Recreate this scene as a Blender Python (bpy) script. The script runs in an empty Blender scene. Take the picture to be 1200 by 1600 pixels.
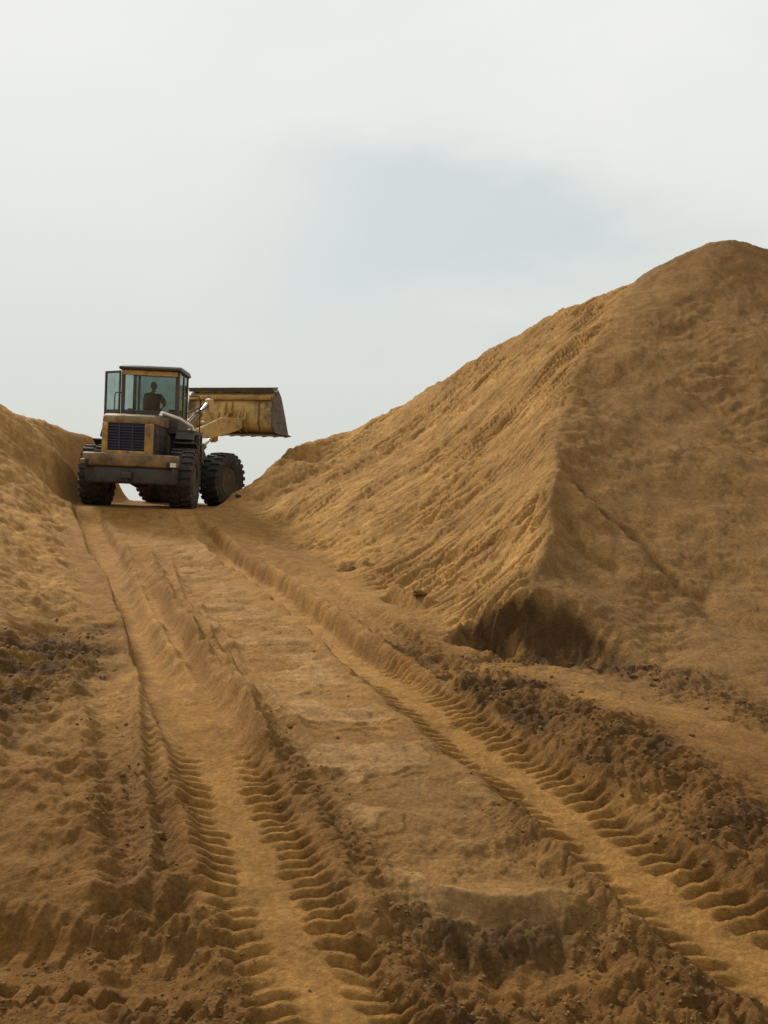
import bpy, bmesh, math, random
import numpy as np
from mathutils import Vector, Matrix
from mathutils import noise as mnoise
from mathutils.geometry import delaunay_2d_cdt

random.seed(4); RNG = np.random.RandomState(7)
scene = bpy.context.scene
COL = scene.collection
R = math.radians

# ------------------------------------------------------------------ camera
FOC, PITCH, CAMZ = 1386.0, R(4.13), 2.04        # focal length in pixels of a 1200 x 1600 frame
cp, sp = math.cos(PITCH), math.sin(PITCH)
cam = bpy.data.cameras.new('camera'); cam_o = bpy.data.objects.new('camera', cam); COL.objects.link(cam_o)
cam.sensor_fit = 'VERTICAL'; cam.sensor_height = 24.0; cam.lens = 24.0 * FOC / 1600.0
cam.clip_start = 0.05; cam.clip_end = 3000
cam_o.location = (0, 0, CAMZ); cam_o.rotation_euler = (R(90) + PITCH, 0, 0)
scene.camera = cam_o

# ------------------------------------------------------------------ sky, sun, exposure
SUN_AZ, SUN_EL = R(-40), R(40)                  # azimuth from +Y towards +X
world = bpy.data.worlds.new('World'); scene.world = world; world.use_nodes = True
wn, wl = world.node_tree.nodes, world.node_tree.links
for n in list(wn): wn.remove(n)
def wnode(t, **k):
    n = wn.new(t)
    for a, b in k.items(): setattr(n, a, b)
    return n
out = wnode('ShaderNodeOutputWorld'); bg = wnode('ShaderNodeBackground'); bg.inputs[1].default_value = 0.1
sky = wnode('ShaderNodeTexSky', sky_type='NISHITA'); sky.sun_disc = False
sky.sun_elevation = SUN_EL; sky.sun_rotation = SUN_AZ; sky.air_density = 1.0; sky.dust_density = 2.0
tc = wnode('ShaderNodeTexCoord')
sep = wnode('ShaderNodeSeparateXYZ'); wl.new(tc.outputs['Generated'], sep.inputs[0])
# overcast sheet: paler towards the zenith
elev = wnode('ShaderNodeValToRGB'); wl.new(sep.outputs['Z'], elev.inputs[0])
er = elev.color_ramp; er.elements[0].position = 0.0; er.elements[0].color = (5.60, 5.75, 5.20, 1)
er.elements[1].position = 1.0; er.elements[1].color = (8.26, 8.31, 8.10, 1)
e = er.elements.new(0.10); e.color = (5.77, 5.92, 5.41, 1)
e = er.elements.new(0.30); e.color = (6.63, 6.77, 6.40, 1)
e = er.elements.new(0.52); e.color = (7.67, 7.72, 7.43, 1)
# the cloud layer: soft fibrous unevenness and a few thin places, spread all round the sky
nz = wnode('ShaderNodeTexNoise'); nz.inputs['Scale'].default_value = 2.6; nz.inputs['Detail'].default_value = 6.0; nz.inputs['Roughness'].default_value = 0.55
mp = wnode('ShaderNodeMapping'); mp.inputs['Scale'].default_value = (1.0, 1.0, 2.4)
wl.new(tc.outputs['Generated'], mp.inputs[0]); wl.new(mp.outputs[0], nz.inputs['Vector'])
nsub = wnode('ShaderNodeVectorMath', operation='SUBTRACT'); wl.new(nz.outputs['Color'], nsub.inputs[0]); nsub.inputs[1].default_value = (0.5, 0.5, 0.5)
nscl = wnode('ShaderNodeVectorMath', operation='SCALE'); wl.new(nsub.outputs[0], nscl.inputs[0]); nscl.inputs['Scale'].default_value = 0.42
wob = wnode('ShaderNodeVectorMath', operation='ADD'); wl.new(tc.outputs['Generated'], wob.inputs[0]); wl.new(nscl.outputs[0], wob.inputs[1])
prev = None
for az_, el_, wid, hei in ((5.5, 19.5, 0.30, 0.14), (75, 33, 0.34, 0.16), (-70, 28, 0.36, 0.15), (140, 24, 0.34, 0.14), (-150, 35, 0.3, 0.16)):
    a_, e_ = R(az_), R(el_)
    cen_ = (math.sin(a_) * math.cos(e_), math.cos(a_) * math.cos(e_), math.sin(e_))
    mpp = wnode('ShaderNodeVectorMath', operation='SUBTRACT'); wl.new(wob.outputs[0], mpp.inputs[0]); mpp.inputs[1].default_value = cen_
    mdv = wnode('ShaderNodeVectorMath', operation='DIVIDE'); wl.new(mpp.outputs[0], mdv.inputs[0]); mdv.inputs[1].default_value = (wid, wid, hei)
    ln = wnode('ShaderNodeVectorMath', operation='LENGTH'); wl.new(mdv.outputs[0], ln.inputs[0])
    mr = wnode('ShaderNodeMapRange', interpolation_type='SMOOTHERSTEP'); wl.new(ln.outputs['Value'], mr.inputs[0])
    mr.inputs[1].default_value = 1.25; mr.inputs[2].default_value = 0.0; mr.inputs[3].default_value = 0.0; mr.inputs[4].default_value = 1.0
    if prev is None: prev = mr.outputs[0]
    else:
        mxx = wnode('ShaderNodeMath', operation='MAXIMUM'); wl.new(prev, mxx.inputs[0]); wl.new(mr.outputs[0], mxx.inputs[1]); prev = mxx.outputs[0]
soft = wnode('ShaderNodeMapRange'); wl.new(nz.outputs['Fac'], soft.inputs[0]); soft.inputs[1].default_value = 0.32; soft.inputs[2].default_value = 0.62; soft.inputs[3].default_value = 0.32; soft.inputs[4].default_value = 0.0
tsum = wnode('ShaderNodeMath', operation='ADD', use_clamp=True); wl.new(prev, tsum.inputs[0]); wl.new(soft.outputs[0], tsum.inputs[1])
veil2 = wnode('ShaderNodeMix', data_type='RGBA'); veil2.inputs[0].default_value = 0.86
wl.new(sky.outputs[0], veil2.inputs[6]); veil2.inputs[7].default_value = (5.55, 6.1, 6.05, 1)
mixs = wnode('ShaderNodeMix', data_type='RGBA')
mfac = wnode('ShaderNodeMath', operation='MULTIPLY'); wl.new(tsum.outputs[0], mfac.inputs[0]); mfac.inputs[1].default_value = 0.78
wl.new(mfac.outputs[0], mixs.inputs[0]); wl.new(elev.outputs[0], mixs.inputs[6]); wl.new(veil2.outputs[2], mixs.inputs[7])
wl.new(mixs.outputs[2], bg.inputs[0]); wl.new(bg.outputs[0], out.inputs[0])

sun = bpy.data.lights.new('sun', 'SUN'); sun.energy = 3.2; sun.angle = R(10); sun.color = (1.0, 0.93, 0.82)
sun_o = bpy.data.objects.new('sun', sun); COL.objects.link(sun_o)
sd = Vector((math.sin(SUN_AZ) * math.cos(SUN_EL), math.cos(SUN_AZ) * math.cos(SUN_EL), math.sin(SUN_EL)))
sun_o.rotation_euler = sd.to_track_quat('Z', 'Y').to_euler()
vs = scene.view_settings
vs.view_transform = 'Standard'; vs.look = 'None'; vs.gamma = 1.0; vs.use_curve_mapping = False; vs.exposure = 0.2

# ------------------------------------------------------------------ terrain survey
def survey(u, v, d):
    """world point from a sighting in the photograph and its estimated distance"""
    xc = (u - 600) / FOC * d; yc = (800 - v) / FOC * d
    return (xc, d * cp - yc * sp, CAMZ + yc * cp + d * sp)
def rampd(v): return 3853.0 / (v - 645.0)
def onramp(u, v, dz=0.0):
    x, y, z = survey(u, v, rampd(v)); return (x, y, z + dz)
_ry = np.array([-400, -10, 0, 3.6, 4.2, 5.0, 8.0, 12.0, 15.0, 18.0, 20.5, 22.0, 24.0, 27.0, 40, 400.])
_rz = np.array([0.0, 0.0, 0.0, -0.03, 0.03, 0.19, 0.742, 1.478, 2.06, 2.74, 3.36, 3.76, 4.0, 4.15, 4.0, 3.6])
def ramp_z(y): return np.interp(y, _ry, _rz)

# the two wheel tracks are straight parallel lines on the ramp
LA, LB = Vector(onramp(480, 1500)[:2]), Vector(onramp(195, 900)[:2])
TD = (LB - LA).normalized(); TN = Vector((TD.y, -TD.x))           # along the track, and to its right
RA = Vector(onramp(1182, 1500)[:2])
GAUGE = (RA - LA).dot(TN)
def track_pt(y, lat):
    c = LA + TD * ((y - LA.y) / TD.y)
    return c + Vector((lat / TN.x, 0))
def tp(y, lat, dz=0.0):
    q = track_pt(y, lat); return (q.x, q.y, float(ramp_z(q.y)) + dz)

# loader stand: the ground plane it is parked on
LOAD_P = Vector(survey(219, 791, 22.3)); LOAD_YAW = R(90 + 2.7); LOAD_PITCH = R(6.2); LOAD_ROLL = R(2.3)
HX, HY = math.cos(LOAD_YAW), math.sin(LOAD_YAW)
def stand_z(x, y):
    return LOAD_P.z + math.tan(LOAD_PITCH) * ((x - LOAD_P.x) * HX + (y - LOAD_P.y) * HY) - math.tan(LOAD_ROLL) / math.cos(LOAD_PITCH) * ((x - LOAD_P.x) * HY - (y - LOAD_P.y) * HX)

pts, edges = [], []
def P(*q):
    i0 = len(pts); pts.extend(q); return list(range(i0, i0 + len(q)))
def LINE(*q):
    ix = P(*q); edges.extend(zip(ix[:-1], ix[1:])); return ix
S = survey
# ramp edges
LINE(*[tp(y, -0.52) for y in (5.2, 6.5, 8, 10, 12, 14, 16, 18, 20)])
LINE(*[tp(y, GAUGE + 0.45) for y in (5.2, 6, 7, 8, 9, 10, 11, 12, 14, 16, 18, 20)])
LINE(*[tp(y, GAUGE / 2) for y in (5.2, 6.5, 8, 10, 12, 14, 16, 18, 20)])
# foreground flat
for x in (-6, -3, -1.5, 0, 1.5, 3, 6):
    for y in (-6, 0, 2.5, 3.8):
        P((x, y, 0.0 + 0.04 * max(0, abs(x) - 3)))
for x in (-1.2, -0.4, 0.4, 1.2, 2.0): P((x, 4.6, 0.11))
# loader stand
for a in (-1.2, 1.5, 4.2):
    for b in (-1.5, 0, 1.5):
        x = LOAD_P.x + a * HX + b * HY; y = LOAD_P.y + a * HY - b * HX
        P((x, y, stand_z(x, y)))
P((LOAD_P.x + 2.6, LOAD_P.y + 5.6, 4.1), (LOAD_P.x + 3.0, LOAD_P.y + 3.0, 4.25))
P((-7.6, 27, 4.0), (-10.6, 30.5, 4.4), (-7, 29, 3.9), (-4, 29, 4.1), (-5.5, 33, 4.0), (-6, 40, 3.8), (-1, 44, 3.7))
# left bank
LINE(S(-160, 550, 21), S(0, 637, 22.0), S(45, 653, 23.5), S(110, 664, 25.5), S(152, 671, 27.0), S(164, 688, 27.2), S(173, 790, 27.6))
LINE(S(55, 745, 20.5), S(88, 775, 20.4), S(112, 800, 20.2))
P(S(20, 700, 20.3), S(100, 715, 22.2), S(60, 715, 21.3), S(110, 745, 22.0))
P(S(50, 790, 17.8), S(0, 760, 17.6), S(0, 840, 13.6), S(70, 870, 14.0), S(100, 860, 15.2), S(0, 920, 10.9), S(90, 970, 10.8), S(0, 1010, 9.0),
  S(110, 1060, 8.7), S(0, 1110, 7.6), S(130, 1160, 7.2), S(0, 1210, 6.55), S(120, 1250, 6.25), S(0, 1300, 5.8), S(150, 1310, 5.75), S(0, 1385, 5.25), S(160, 1390, 5.2))
P((-5.2, 5.2, 0.8), (-7, 7.0, 1.7), (-7.5, 10, 3.1), (-10, 14, 5.0), (-12, 18, 6.2), (-16, 21, 7.0), (-14, 31, 4.4), (-9, 30, 3.9), (-11, 36, 4.0), (-22, 26, 6.0), (-24, 8, 4.0), (-14, 5, 2.6), (-14, -2, 2.0), (-20, -6, 1.5))
# right pile: spur, crests, faces
LINE(S(828, 914, 11.1), S(858, 874, 11.65), S(862, 800, 13.0), S(866, 735, 14.4), S(876, 650, 16.3), S(905, 560, 18.5), S(950, 490, 20.8), S(995, 442, 22.6))
LINE(S(360, 762, 23.6), S(383, 716, 24.4), S(405, 700, 25.0), S(430, 692, 26.0), S(510, 683, 28.0), S(560, 665, 28.0), S(620, 632, 27.5), S(700, 583, 26.6), S(760, 546, 25.6),
     S(830, 502, 24.6), S(900, 468, 23.8), S(960, 450, 23.1), S(995, 440, 22.6), S(1022, 419, 22.5), S(1070, 396, 22.3), S(1128, 356, 22.2), S(1158, 358, 22.2), S(1205, 382, 22.3), S(1300, 430, 22.6))
LINE(S(405, 790, 22.4), S(450, 842, 19.2), S(550, 895, 15.2), S(660, 952, 12.4), S(715, 1003, 10.9))
P(S(470, 760, 21.8), S(540, 800, 18.9), S(600, 760, 19.4), S(640, 850, 15.6), S(700, 700, 19.6), S(700, 800, 16.2), S(760, 880, 12.9), S(780, 760, 16.0), S(790, 640, 19.6),
  S(560, 720, 23.4), S(640, 680, 23.0), S(840, 560, 20.8), S(740, 600, 22.8), S(880, 515, 21.6), S(730, 950, 11.5))
P(S(960, 900, 11.6), S(960, 750, 14.5), S(1050, 1000, 10.2), S(1050, 850, 12.7), S(1050, 700, 15.3), S(1050, 560, 18.3), S(980, 600, 17.8), S(1030, 480, 20.3), S(1110, 430, 20.9), S(1130, 1000, 10.0),
  S(1200, 1000, 10.1), S(1200, 900, 11.9), S(1200, 800, 13.4), S(1200, 700, 15.0), S(1200, 600, 16.8), S(1200, 500, 18.9), S(1200, 430, 20.8), S(1120, 620, 16.8), S(1120, 780, 13.8), S(1120, 900, 11.9))
# cut at the foot of the spur, trough and windrow beside the right track
LINE(S(722, 972, 11.4), S(768, 926, 11.35), S(828, 914, 11.1), S(892, 930, 10.85), S(945, 980, 10.4), S(1010, 1040, 9.8))
LINE(S(735, 1040, 10.2), S(785, 1020, 10.35), S(850, 1012, 10.4), S(900, 1038, 10.15), S(960, 1068, 9.05), S(1060, 1108, 7.9), S(1200, 1180, 6.75))
LINE(S(752, 1048, 9.2), S(800, 1066, 8.5), S(900, 1116, 7.3), S(1000, 1172, 6.42), S(1100, 1226, 5.82), S(1210, 1290, 5.30))
P(S(1200, 1110, 8.1), S(1290, 1270, 6.0), S(1330, 1340, 5.4))
# outside the frame, right and behind
P((5.0, 7.0, 0.7), (8, 9.5, 1.4), (11, 13, 3.2), (13, 18, 6.2), (14, 23, 8.0), (12, 29, 6.5), (8, 31, 6.2), (3, 34, 6.0), (0, 36, 4.9), (-2.5, 32, 5.0), (16, 34, 4.2), (22, 24, 5.0), (20, 14, 2.2), (20, 4, 0.6), (9, 3, 0.3), (26, 30, 3.8), (7, 42, 3.9), (20, 44, 3.7))
X0, X1, Y0, Y1 = -34.0, 34.0, -10.0, 52.0
for x in np.linspace(X0 - 1, X1 + 1, 9):
    P((float(x), Y0 - 1, 0.0), (float(x), Y1 + 1, 3.6))
for y in np.linspace(Y0, Y1, 8)[1:-1]:
    zz = float(np.interp(y, [-10, 5, 25, 52], [0, 0.6, 3.6, 3.6]))
    P((X0 - 1, float(y), zz), (X1 + 1, float(y), zz))

def build_base():
    r = delaunay_2d_cdt([Vector(q[:2]) for q in pts], edges, [], 0, 1e-4)
    vv, ff, ov = r[0], r[2], r[3]
    vz = []
    pa = np.array(pts)
    for i, v in enumerate(vv):
        if ov[i]: vz.append(np.mean([pts[k][2] for k in ov[i]]))
        else:
            dd = np.hypot(pa[:, 0] - v.x, pa[:, 1] - v.y); k = np.argsort(dd)[:4]
            w = 1 / (dd[k] + 1e-3); vz.append(float((pa[k, 2] * w).sum() / w.sum()))
    g = 0.1
    nx, ny = int((X1 - X0) / g) + 1, int((Y1 - Y0) / g) + 1
    Z = np.zeros((ny, nx))
    for f in ff:
        a, b, c = [(vv[i].x, vv[i].y, vz[i]) for i in f[:3]]
        i0 = max(0, int((min(a[0], b[0], c[0]) - X0) / g)); i1 = min(nx - 1, int((max(a[0], b[0], c[0]) - X0) / g) + 1)
        j0 = max(0, int((min(a[1], b[1], c[1]) - Y0) / g)); j1 = min(ny - 1, int((max(a[1], b[1], c[1]) - Y0) / g) + 1)
        if i1 < i0 or j1 < j0: continue
        xs, ys = np.meshgrid(X0 + g * np.arange(i0, i1 + 1), Y0 + g * np.arange(j0, j1 + 1))
        det = (b[1] - c[1]) * (a[0] - c[0]) + (c[0] - b[0]) * (a[1] - c[1])
        if abs(det) < 1e-9: continue
        w0 = ((b[1] - c[1]) * (xs - c[0]) + (c[0] - b[0]) * (ys - c[1])) / det
        w1 = ((c[1] - a[1]) * (xs - c[0]) + (a[0] - c[0]) * (ys - c[1])) / det
        w2 = 1 - w0 - w1
        m = (w0 >= -1e-6) & (w1 >= -1e-6) & (w2 >= -1e-6)
        sub = Z[j0:j1 + 1, i0:i1 + 1]
        sub[m] = (w0 * a[2] + w1 * b[2] + w2 * c[2])[m]
    def blur(A, s):
        n = int(3 * s) + 1; k = np.exp(-0.5 * (np.arange(-n, n + 1) / s) ** 2); k /= k.sum()
        B = np.pad(A, ((n, n), (0, 0)), 'edge'); A = sum(k[i] * B[i:i + A.shape[0]] for i in range(2 * n + 1))
        B = np.pad(A, ((0, 0), (n, n)), 'edge'); return sum(k[i] * B[:, i:i + A.shape[1]] for i in range(2 * n + 1))
    Za, Zb = blur(Z, 1.8), blur(Z, 4.5)
    yy = (Y0 + g * np.arange(ny))[:, None]; w = np.clip((yy - 9) / 6, 0, 1) * 0.25
    return Za * (1 - w) + Zb * w, g
BASE, GR = build_base()

def base_z(x, y):
    ny, nx = BASE.shape
    fx = np.clip((x - X0) / GR, 1.01, nx - 3.01); fy = np.clip((y - Y0) / GR, 1.01, ny - 3.01)
    ix = fx.astype(int); iy = fy.astype(int); tx = fx - ix; ty = fy - iy
    def bs(t): return ((1 - t) ** 3 / 6, (3 * t ** 3 - 6 * t ** 2 + 4) / 6, (-3 * t ** 3 + 3 * t ** 2 + 3 * t + 1) / 6, t ** 3 / 6)
    bx, by = bs(tx), bs(ty)
    z = np.zeros_like(x)
    for j in range(4):
        for i in range(4):
            z += bx[i] * by[j] * BASE[iy + j - 1, ix + i - 1]
    return z

# ------------------------------------------------------------------ noise helpers
_perm = RNG.permutation(512); _perm = np.concatenate([_perm, _perm, _perm])
_ga = RNG.rand(512) * 2 * np.pi; _gx, _gy = np.cos(_ga), np.sin(_ga)
def pn(x, y, seed=0):
    x = x + seed * 17.31; y = y + seed * 9.77
    xi = np.floor(x).astype(np.int64); yi = np.floor(y).astype(np.int64); fx = x - xi; fy = y - yi
    def g(i, j, dx, dy):
        h = _perm[_perm[(i + seed * 31) % 512] + (j % 512)] % 512
        return _gx[h] * dx + _gy[h] * dy
    u = fx * fx * fx * (fx * (fx * 6 - 15) + 10); v = fy * fy * fy * (fy * (fy * 6 - 15) + 10)
    a = g(xi, yi, fx, fy); b = g(xi + 1, yi, fx - 1, fy); c = g(xi, yi + 1, fx, fy - 1); d = g(xi + 1, yi + 1, fx - 1, fy - 1)
    return ((a + (b - a) * u) * (1 - v) + (c + (d - c) * u) * v) * 1.5
def worley(x, y, cell, seed):
    """rounded lumps: 1 at a lump's centre, 0 in the gaps; lumps vary in size"""
    gx, gy = x / cell, y / cell; ix = np.floor(gx).astype(np.int64); iy = np.floor(gy).astype(np.int64)
    best = np.zeros_like(x)
    for di in (-1, 0, 1):
        for dj in (-1, 0, 1):
            a, b = ix + di, iy + dj
            h = _perm[_perm[(a + seed * 13) % 512] + ((b + seed * 7) % 512)] % 512
            px_ = a + 0.5 + 0.42 * _gx[h]; py_ = b + 0.5 + 0.42 * _gy[(h * 7 + 3) % 512]
            rad = 0.35 + 0.42 * ((h * 37) % 101) / 100.0
            d2 = ((gx - px_) ** 2 + (gy - py_) ** 2) / (rad * rad)
            best = np.maximum(best, np.maximum(0, 1 - d2 * d2) * rad)
    return best
def ss(a, b, x):
    t = np.clip((x - a) / (b - a), 0, 1); return t * t * (3 - 2 * t)
def gauss(x, s): return np.exp(-(x / s) ** 2)
def pl(x, y, line):
    """distance to a polyline, arc length along it, signed offset (+ = right of it)"""
    best = np.full(x.shape, 1e9); sa = np.zeros(x.shape); sg = np.zeros(x.shape); acc = 0.0
    for (ax, ay), (bx, by) in zip(line[:-1], line[1:]):
        L = math.hypot(bx - ax, by - ay); dx, dy = (bx - ax) / L, (by - ay) / L
        t = np.clip((x - ax) * dx + (y - ay) * dy, 0, L)
        ex, ey = x - (ax + t * dx), y - (ay + t * dy); d = np.hypot(ex, ey); m = d < best
        best = np.where(m, d, best); sa = np.where(m, acc + t, sa); sg = np.where(m, ex * dy - ey * dx, sg); acc += L
    return best, sa, sg, acc
def xy(lst): return [q[:2] for q in lst]

CUT = xy([S(668, 1025, 10.8), S(700, 1000, 11.1), S(722, 972, 11.3), S(768, 930, 11.3), S(828, 920, 11.05), S(892, 934, 10.8), S(945, 985, 10.35), S(1000, 1035, 9.8), S(1080, 1085, 9.1)])
CUTLOW = xy([S(742, 1040, 10.0), S(790, 1005, 10.25), S(850, 990, 10.35), S(900, 1020, 10.0), S(960, 1070, 9.5), S(1060, 1118, 8.9), S(1200, 1195, 7.6)])
BERM = xy([S(752, 1048, 9.2), S(800, 1064, 8.6), S(900, 1114, 7.45), S(1000, 1170, 6.6), S(1100, 1222, 6.0), S(1210, 1285, 5.45), S(1300, 1340, 5.0)])
GULLY = xy([S(868, 715, 14.8), S(905, 770, 14.0), S(990, 835, 12.8), S(1075, 915, 11.4), S(1120, 960, 10.7)])
GULLY2 = xy([S(872, 800, 13.0), S(915, 850, 12.2), S(960, 870, 11.9)])
RIDGES = [xy([onramp(232, 872), onramp(262, 930), onramp(300, 1000), onramp(345, 1060), onramp(385, 1120), onramp(430, 1210)]),
          xy([onramp(262, 890), onramp(296, 965), onramp(350, 1040), onramp(384, 1090), onramp(400, 1160)]),
          xy([onramp(190, 860), onramp(222, 930), onramp(262, 1010), onramp(318, 1080)])]
LIPS = [xy([S(536, 880, 15.6), S(560, 884, 15.4), S(570, 890, 15.1)]), xy([S(615, 928, 13.2), S(640, 938, 12.8), S(668, 950, 12.4)])]
CROSS = xy([(-9.0, 5.6), (-4.0, 5.05), (-1.6, 4.77), (-0.3, 4.53), (1.5, 3.95)])
ARC1 = xy([onramp(150, 1388), onramp(205, 1385), onramp(232, 1362), onramp(236, 1310), onramp(228, 1250), onramp(216, 1170), onramp(212, 1080)])
ARC2 = xy([onramp(175, 1412), onramp(222, 1410), onramp(252, 1392), onramp(258, 1365)])
STEP = xy([onramp(640, 1395), onramp(690, 1425), onramp(760, 1438), onramp(840, 1432), onramp(900, 1440), onramp(955, 1432)])
TONGUE = xy([onramp(780, 1270), onramp(830, 1325), onramp(880, 1370), onramp(945, 1425)])
PRINTS = [(xy([(-0.1, 4.30), (0.8, 4.22), (2.2, 4.32), (4.0, 4.7)]), 0.15, 0.034), (xy([(0.0, 4.75), (0.5, 4.45), (1.1, 4.0), (1.6, 3.4)]), 0.16, 0.028)]
SIDEOLD = GAUGE + 0.66

def terrain(x, y, want_colour=False):
    z = base_z(x, y)
    lat = (x - LA.x) * TN.x + (y - LA.y) * TN.y                  # lateral offset from left track
    al = (x - LA.x) * TD.x + (y - LA.y) * TD.y
    wig = 0.05 * pn(al / 2.3, al * 0 + 3.3, 1) - 0.34 * ss(12, 20.5, y)
    near = ss(17, 7, y)
    infr = 1.0
    # ---- general unevenness
    n1 = pn(x / 1.6, y / 1.6, 2); n2 = pn(x / 0.55, y / 0.55, 3); n3 = pn(x / 0.2, y / 0.2, 4); n4 = pn(x / 0.075, y / 0.075, 5)
    n5 = pn(x / 0.032, y / 0.032, 6)
    sx, sy = (x - LOAD_P.x) * HX + (y - LOAD_P.y) * HY, (x - LOAD_P.x) * HY - (y - LOAD_P.y) * HX
    stand = ss(5.2, 4.0, sx) * ss(-2.2, -1.2, sx) * ss(2.4, 1.6, sy + 0.0) * ss(-1.95, -1.5, sy)
    stand = np.maximum(stand, ss(2.1, 1.5, np.hypot(x - (LOAD_P.x + 1.5), y - (LOAD_P.y + 2.8))))
    d_cut, s_cut, o_cut, L_cut = pl(x, y, CUT)
    d_low, s_low, o_low, L_low = pl(x, y, CUTLOW)
    d_ber, s_ber, o_ber, L_ber = pl(x, y, BERM)
    onpile = np.clip(ss(GAUGE + 1.0, GAUGE + 1.9, lat) * ss(8.5, 10.5, y + 0.3 * lat), 0, 1)
    onbank = ss(-0.55, -1.1, lat) * ss(5.0, 6.0, y)
    # churned, crumbly soil: foreground, windrow, cut, dug patch in the left bank
    edge = 4.55 + 0.25 * n1 + 0.15 * n2
    ch_fore = ss(edge + 0.35, edge - 0.1, y - np.where(x < -0.25, 0.45, 0.12)) * (0.75 - 0.2 * ss(-0.5, -0.7, x))
    ch_berm = ss(0.75, 0.25, d_ber + 0.2 * n2) * ss(11, 10, y)
    ch_cut = 0.8 * ss(0.5, 0.15, d_low + 0.2 * n2)
    bx_, by_ = survey(40, 1040, 8.6)[:2]
    ch_bank = ss(1.25, 0.55, np.hypot((x - bx_) / 0.75, (y - by_) / 1.9) + 0.3 * n2 + 0.15 * n3)
    ch_side = 0.6 * ss(-0.40, -0.5, lat) * ss(-1.0, -0.85, lat + 0.06 * n2) * ss(8.4, 6.6, y)           # crushed strip left of the left track
    ch_right = ss(GAUGE + 0.35, GAUGE + 0.45, lat) * ss(GAUGE + 1.2, GAUGE + 0.8, lat + 0.15 * n2) * ss(14, 10, y)
    ch_mid = gauss(lat - (GAUGE - 0.5), 0.2) * ss(6.8, 5.6, y) + gauss(lat - 0.55, 0.16) * ss(9.5, 7.0, y)
    d_st, s_st, o_st, L_st = pl(x, y, STEP)
    ch_step = ss(0.26, 0.08, np.abs(o_st - 0.12) + 0.1 * n2) * ss(0.5, 0.3, d_st) * ss(0.05, 0.4, s_st) * ss(L_st, L_st - 0.35, s_st)
    cutm = ss(0.0, 0.12, o_cut + 0.1 * n2) * ss(0.8, 0.5, d_cut + 0.15 * n2) * ss(0.1, 0.45, s_cut) * ss(L_cut, L_cut * 0.55, s_cut)
    churn = np.clip(ch_fore + ch_step + cutm + 0.45 * ch_berm + ch_cut + 0.8 * ch_bank + 0.7 * ch_side + 0.7 * ch_right + 0.8 * ch_mid, 0, 1)
    z += 0.045 * n1 * (1 + 0.8 * onpile + 0.6 * onbank) + 0.02 * n2 * (1 + 1.2 * onpile + 1.2 * onbank) + (0.25 + 1.1 * ss(-0.3, 0.35, pn(x / 0.9, y / 0.9, 95) + 0.5 * pn(x / 2.5, y / 2.5, 96))) * (0.016 * n3 + 0.009 * n4 + 0.004 * n5)
    crumb = np.zeros_like(x); m = churn > 0.01
    if m.any():
        xm, ym = x[m] + 0.02 * n3[m], y[m] + 0.02 * n4[m]
        far_ = np.clip(y[m] / 7.0, 1, 1.3)
        cr_ = 0.050 * worley(xm, ym, 0.19, 81) + 0.046 * worley(xm, ym, 0.10, 82) + 0.030 * worley(xm, ym, 0.05, 83) - 0.03
        crumb[m] = cr_ * far_ + 0.04 * n2[m] + 0.016 * n3[m] + 0.006 * n4[m]
    z += churn * crumb

    # ---- tyre tracks on the ramp
    def rut(c, depth, half, berm, y0, y1, lug_end, lug_amp, skew, seed, lugpow=1.0):
        t = lat - c - wig; a = np.abs(t); half = half - (0.01 if c == 0 else 0.08) * ss(8.5, 11.5, y)
        on = ss(y0 - 0.4, y0 + 0.2, y) * ss(y1 + 0.6, y1 - 0.6, y)
        dz = -depth * ss(half + 0.10, half - 0.05, a + 0.02 * n3)
        dz += berm * (0.7 + 0.7 * pn(al / 0.5, np.sign(t) * 3.0 + seed, seed)) * gauss(a - half - 0.15, 0.085)
        period = 0.128
        ph = (al + 0.36 * t + np.where(t > 0, 0.12, -0.06) * a + 0.005 * n2) / period + np.where(t > 0, 0.5, 0.0)
        fr = ph - np.floor(ph) + 0.0 * n3
        w = 0.75 * ss(0.0, 0.12, fr) * ss(0.45, 0.33, fr) - 1.6 * ss(0.42, 0.56, fr) * ss(1.0, 0.86, fr)
        reach = ss(0.08, 0.21, a + 0.05 * pn(al / 0.16, np.sign(t) * 2.0, seed + 1)) * ss(half + skew, half + skew - 0.11, a + 0.07 * n3)
        dz += 1.15 * lug_amp * w * reach * ss(lug_end + 0.9, lug_end - 0.5, y) * (0.75 + 0.6 * n2 + 0.3 * n3)
        dz += -0.006 * np.cos(np.clip(a / 0.12, 0, 1) * np.pi) * 0.5
        return dz * on, ss(half, half - 0.08, a) * on
    q1, f1 = rut(0.0, 0.075, 0.31, 0.035, 3.0, 21.0, 6.9, 0.036, 0.11, 11)
    q2, f2 = rut(GAUGE, 0.085, 0.30, 0.04, 3.6, 21.0, 10.0, 0.036, 0.09, 15)
    q3, f3 = rut(SIDEOLD, 0.10, 0.24, 0.02, 9.2, 17.5, 12.0, 0.022, 0.14, 19)
    q4, f4 = rut(-0.66, 0.05, 0.2, 0.03, 4.6, 8.6, 7.8, 0.010, 0.14, 23)
    farcut = ss(8.5, 11, y) * ss(21, 18, y)
    for c_ in (0.0, GAUGE):                                       # crisper walls where the tracks are cut deep higher up
        a_ = np.abs(lat - c_ - wig) + 0.02 * n3
        q1 += farcut * (0.9 if c_ else ss(0.15, -0.1, lat)) * (-0.15 * ss(0.26 + 0.06 * (c_ == 0), 0.20 + 0.06 * (c_ == 0), a_) + 0.03 * gauss(a_ - 0.34 - 0.06 * (c_ == 0), 0.08) * (1 + n2))
    floor = np.clip(f1 + f2, 0, 1)
    # churn and unevenness are pressed flat on the track floors
    z -= floor * churn * crumb * 0.92
    z -= floor * (0.016 * n3 + 0.009 * n4 + 0.004 * n5) * 0.5
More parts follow.
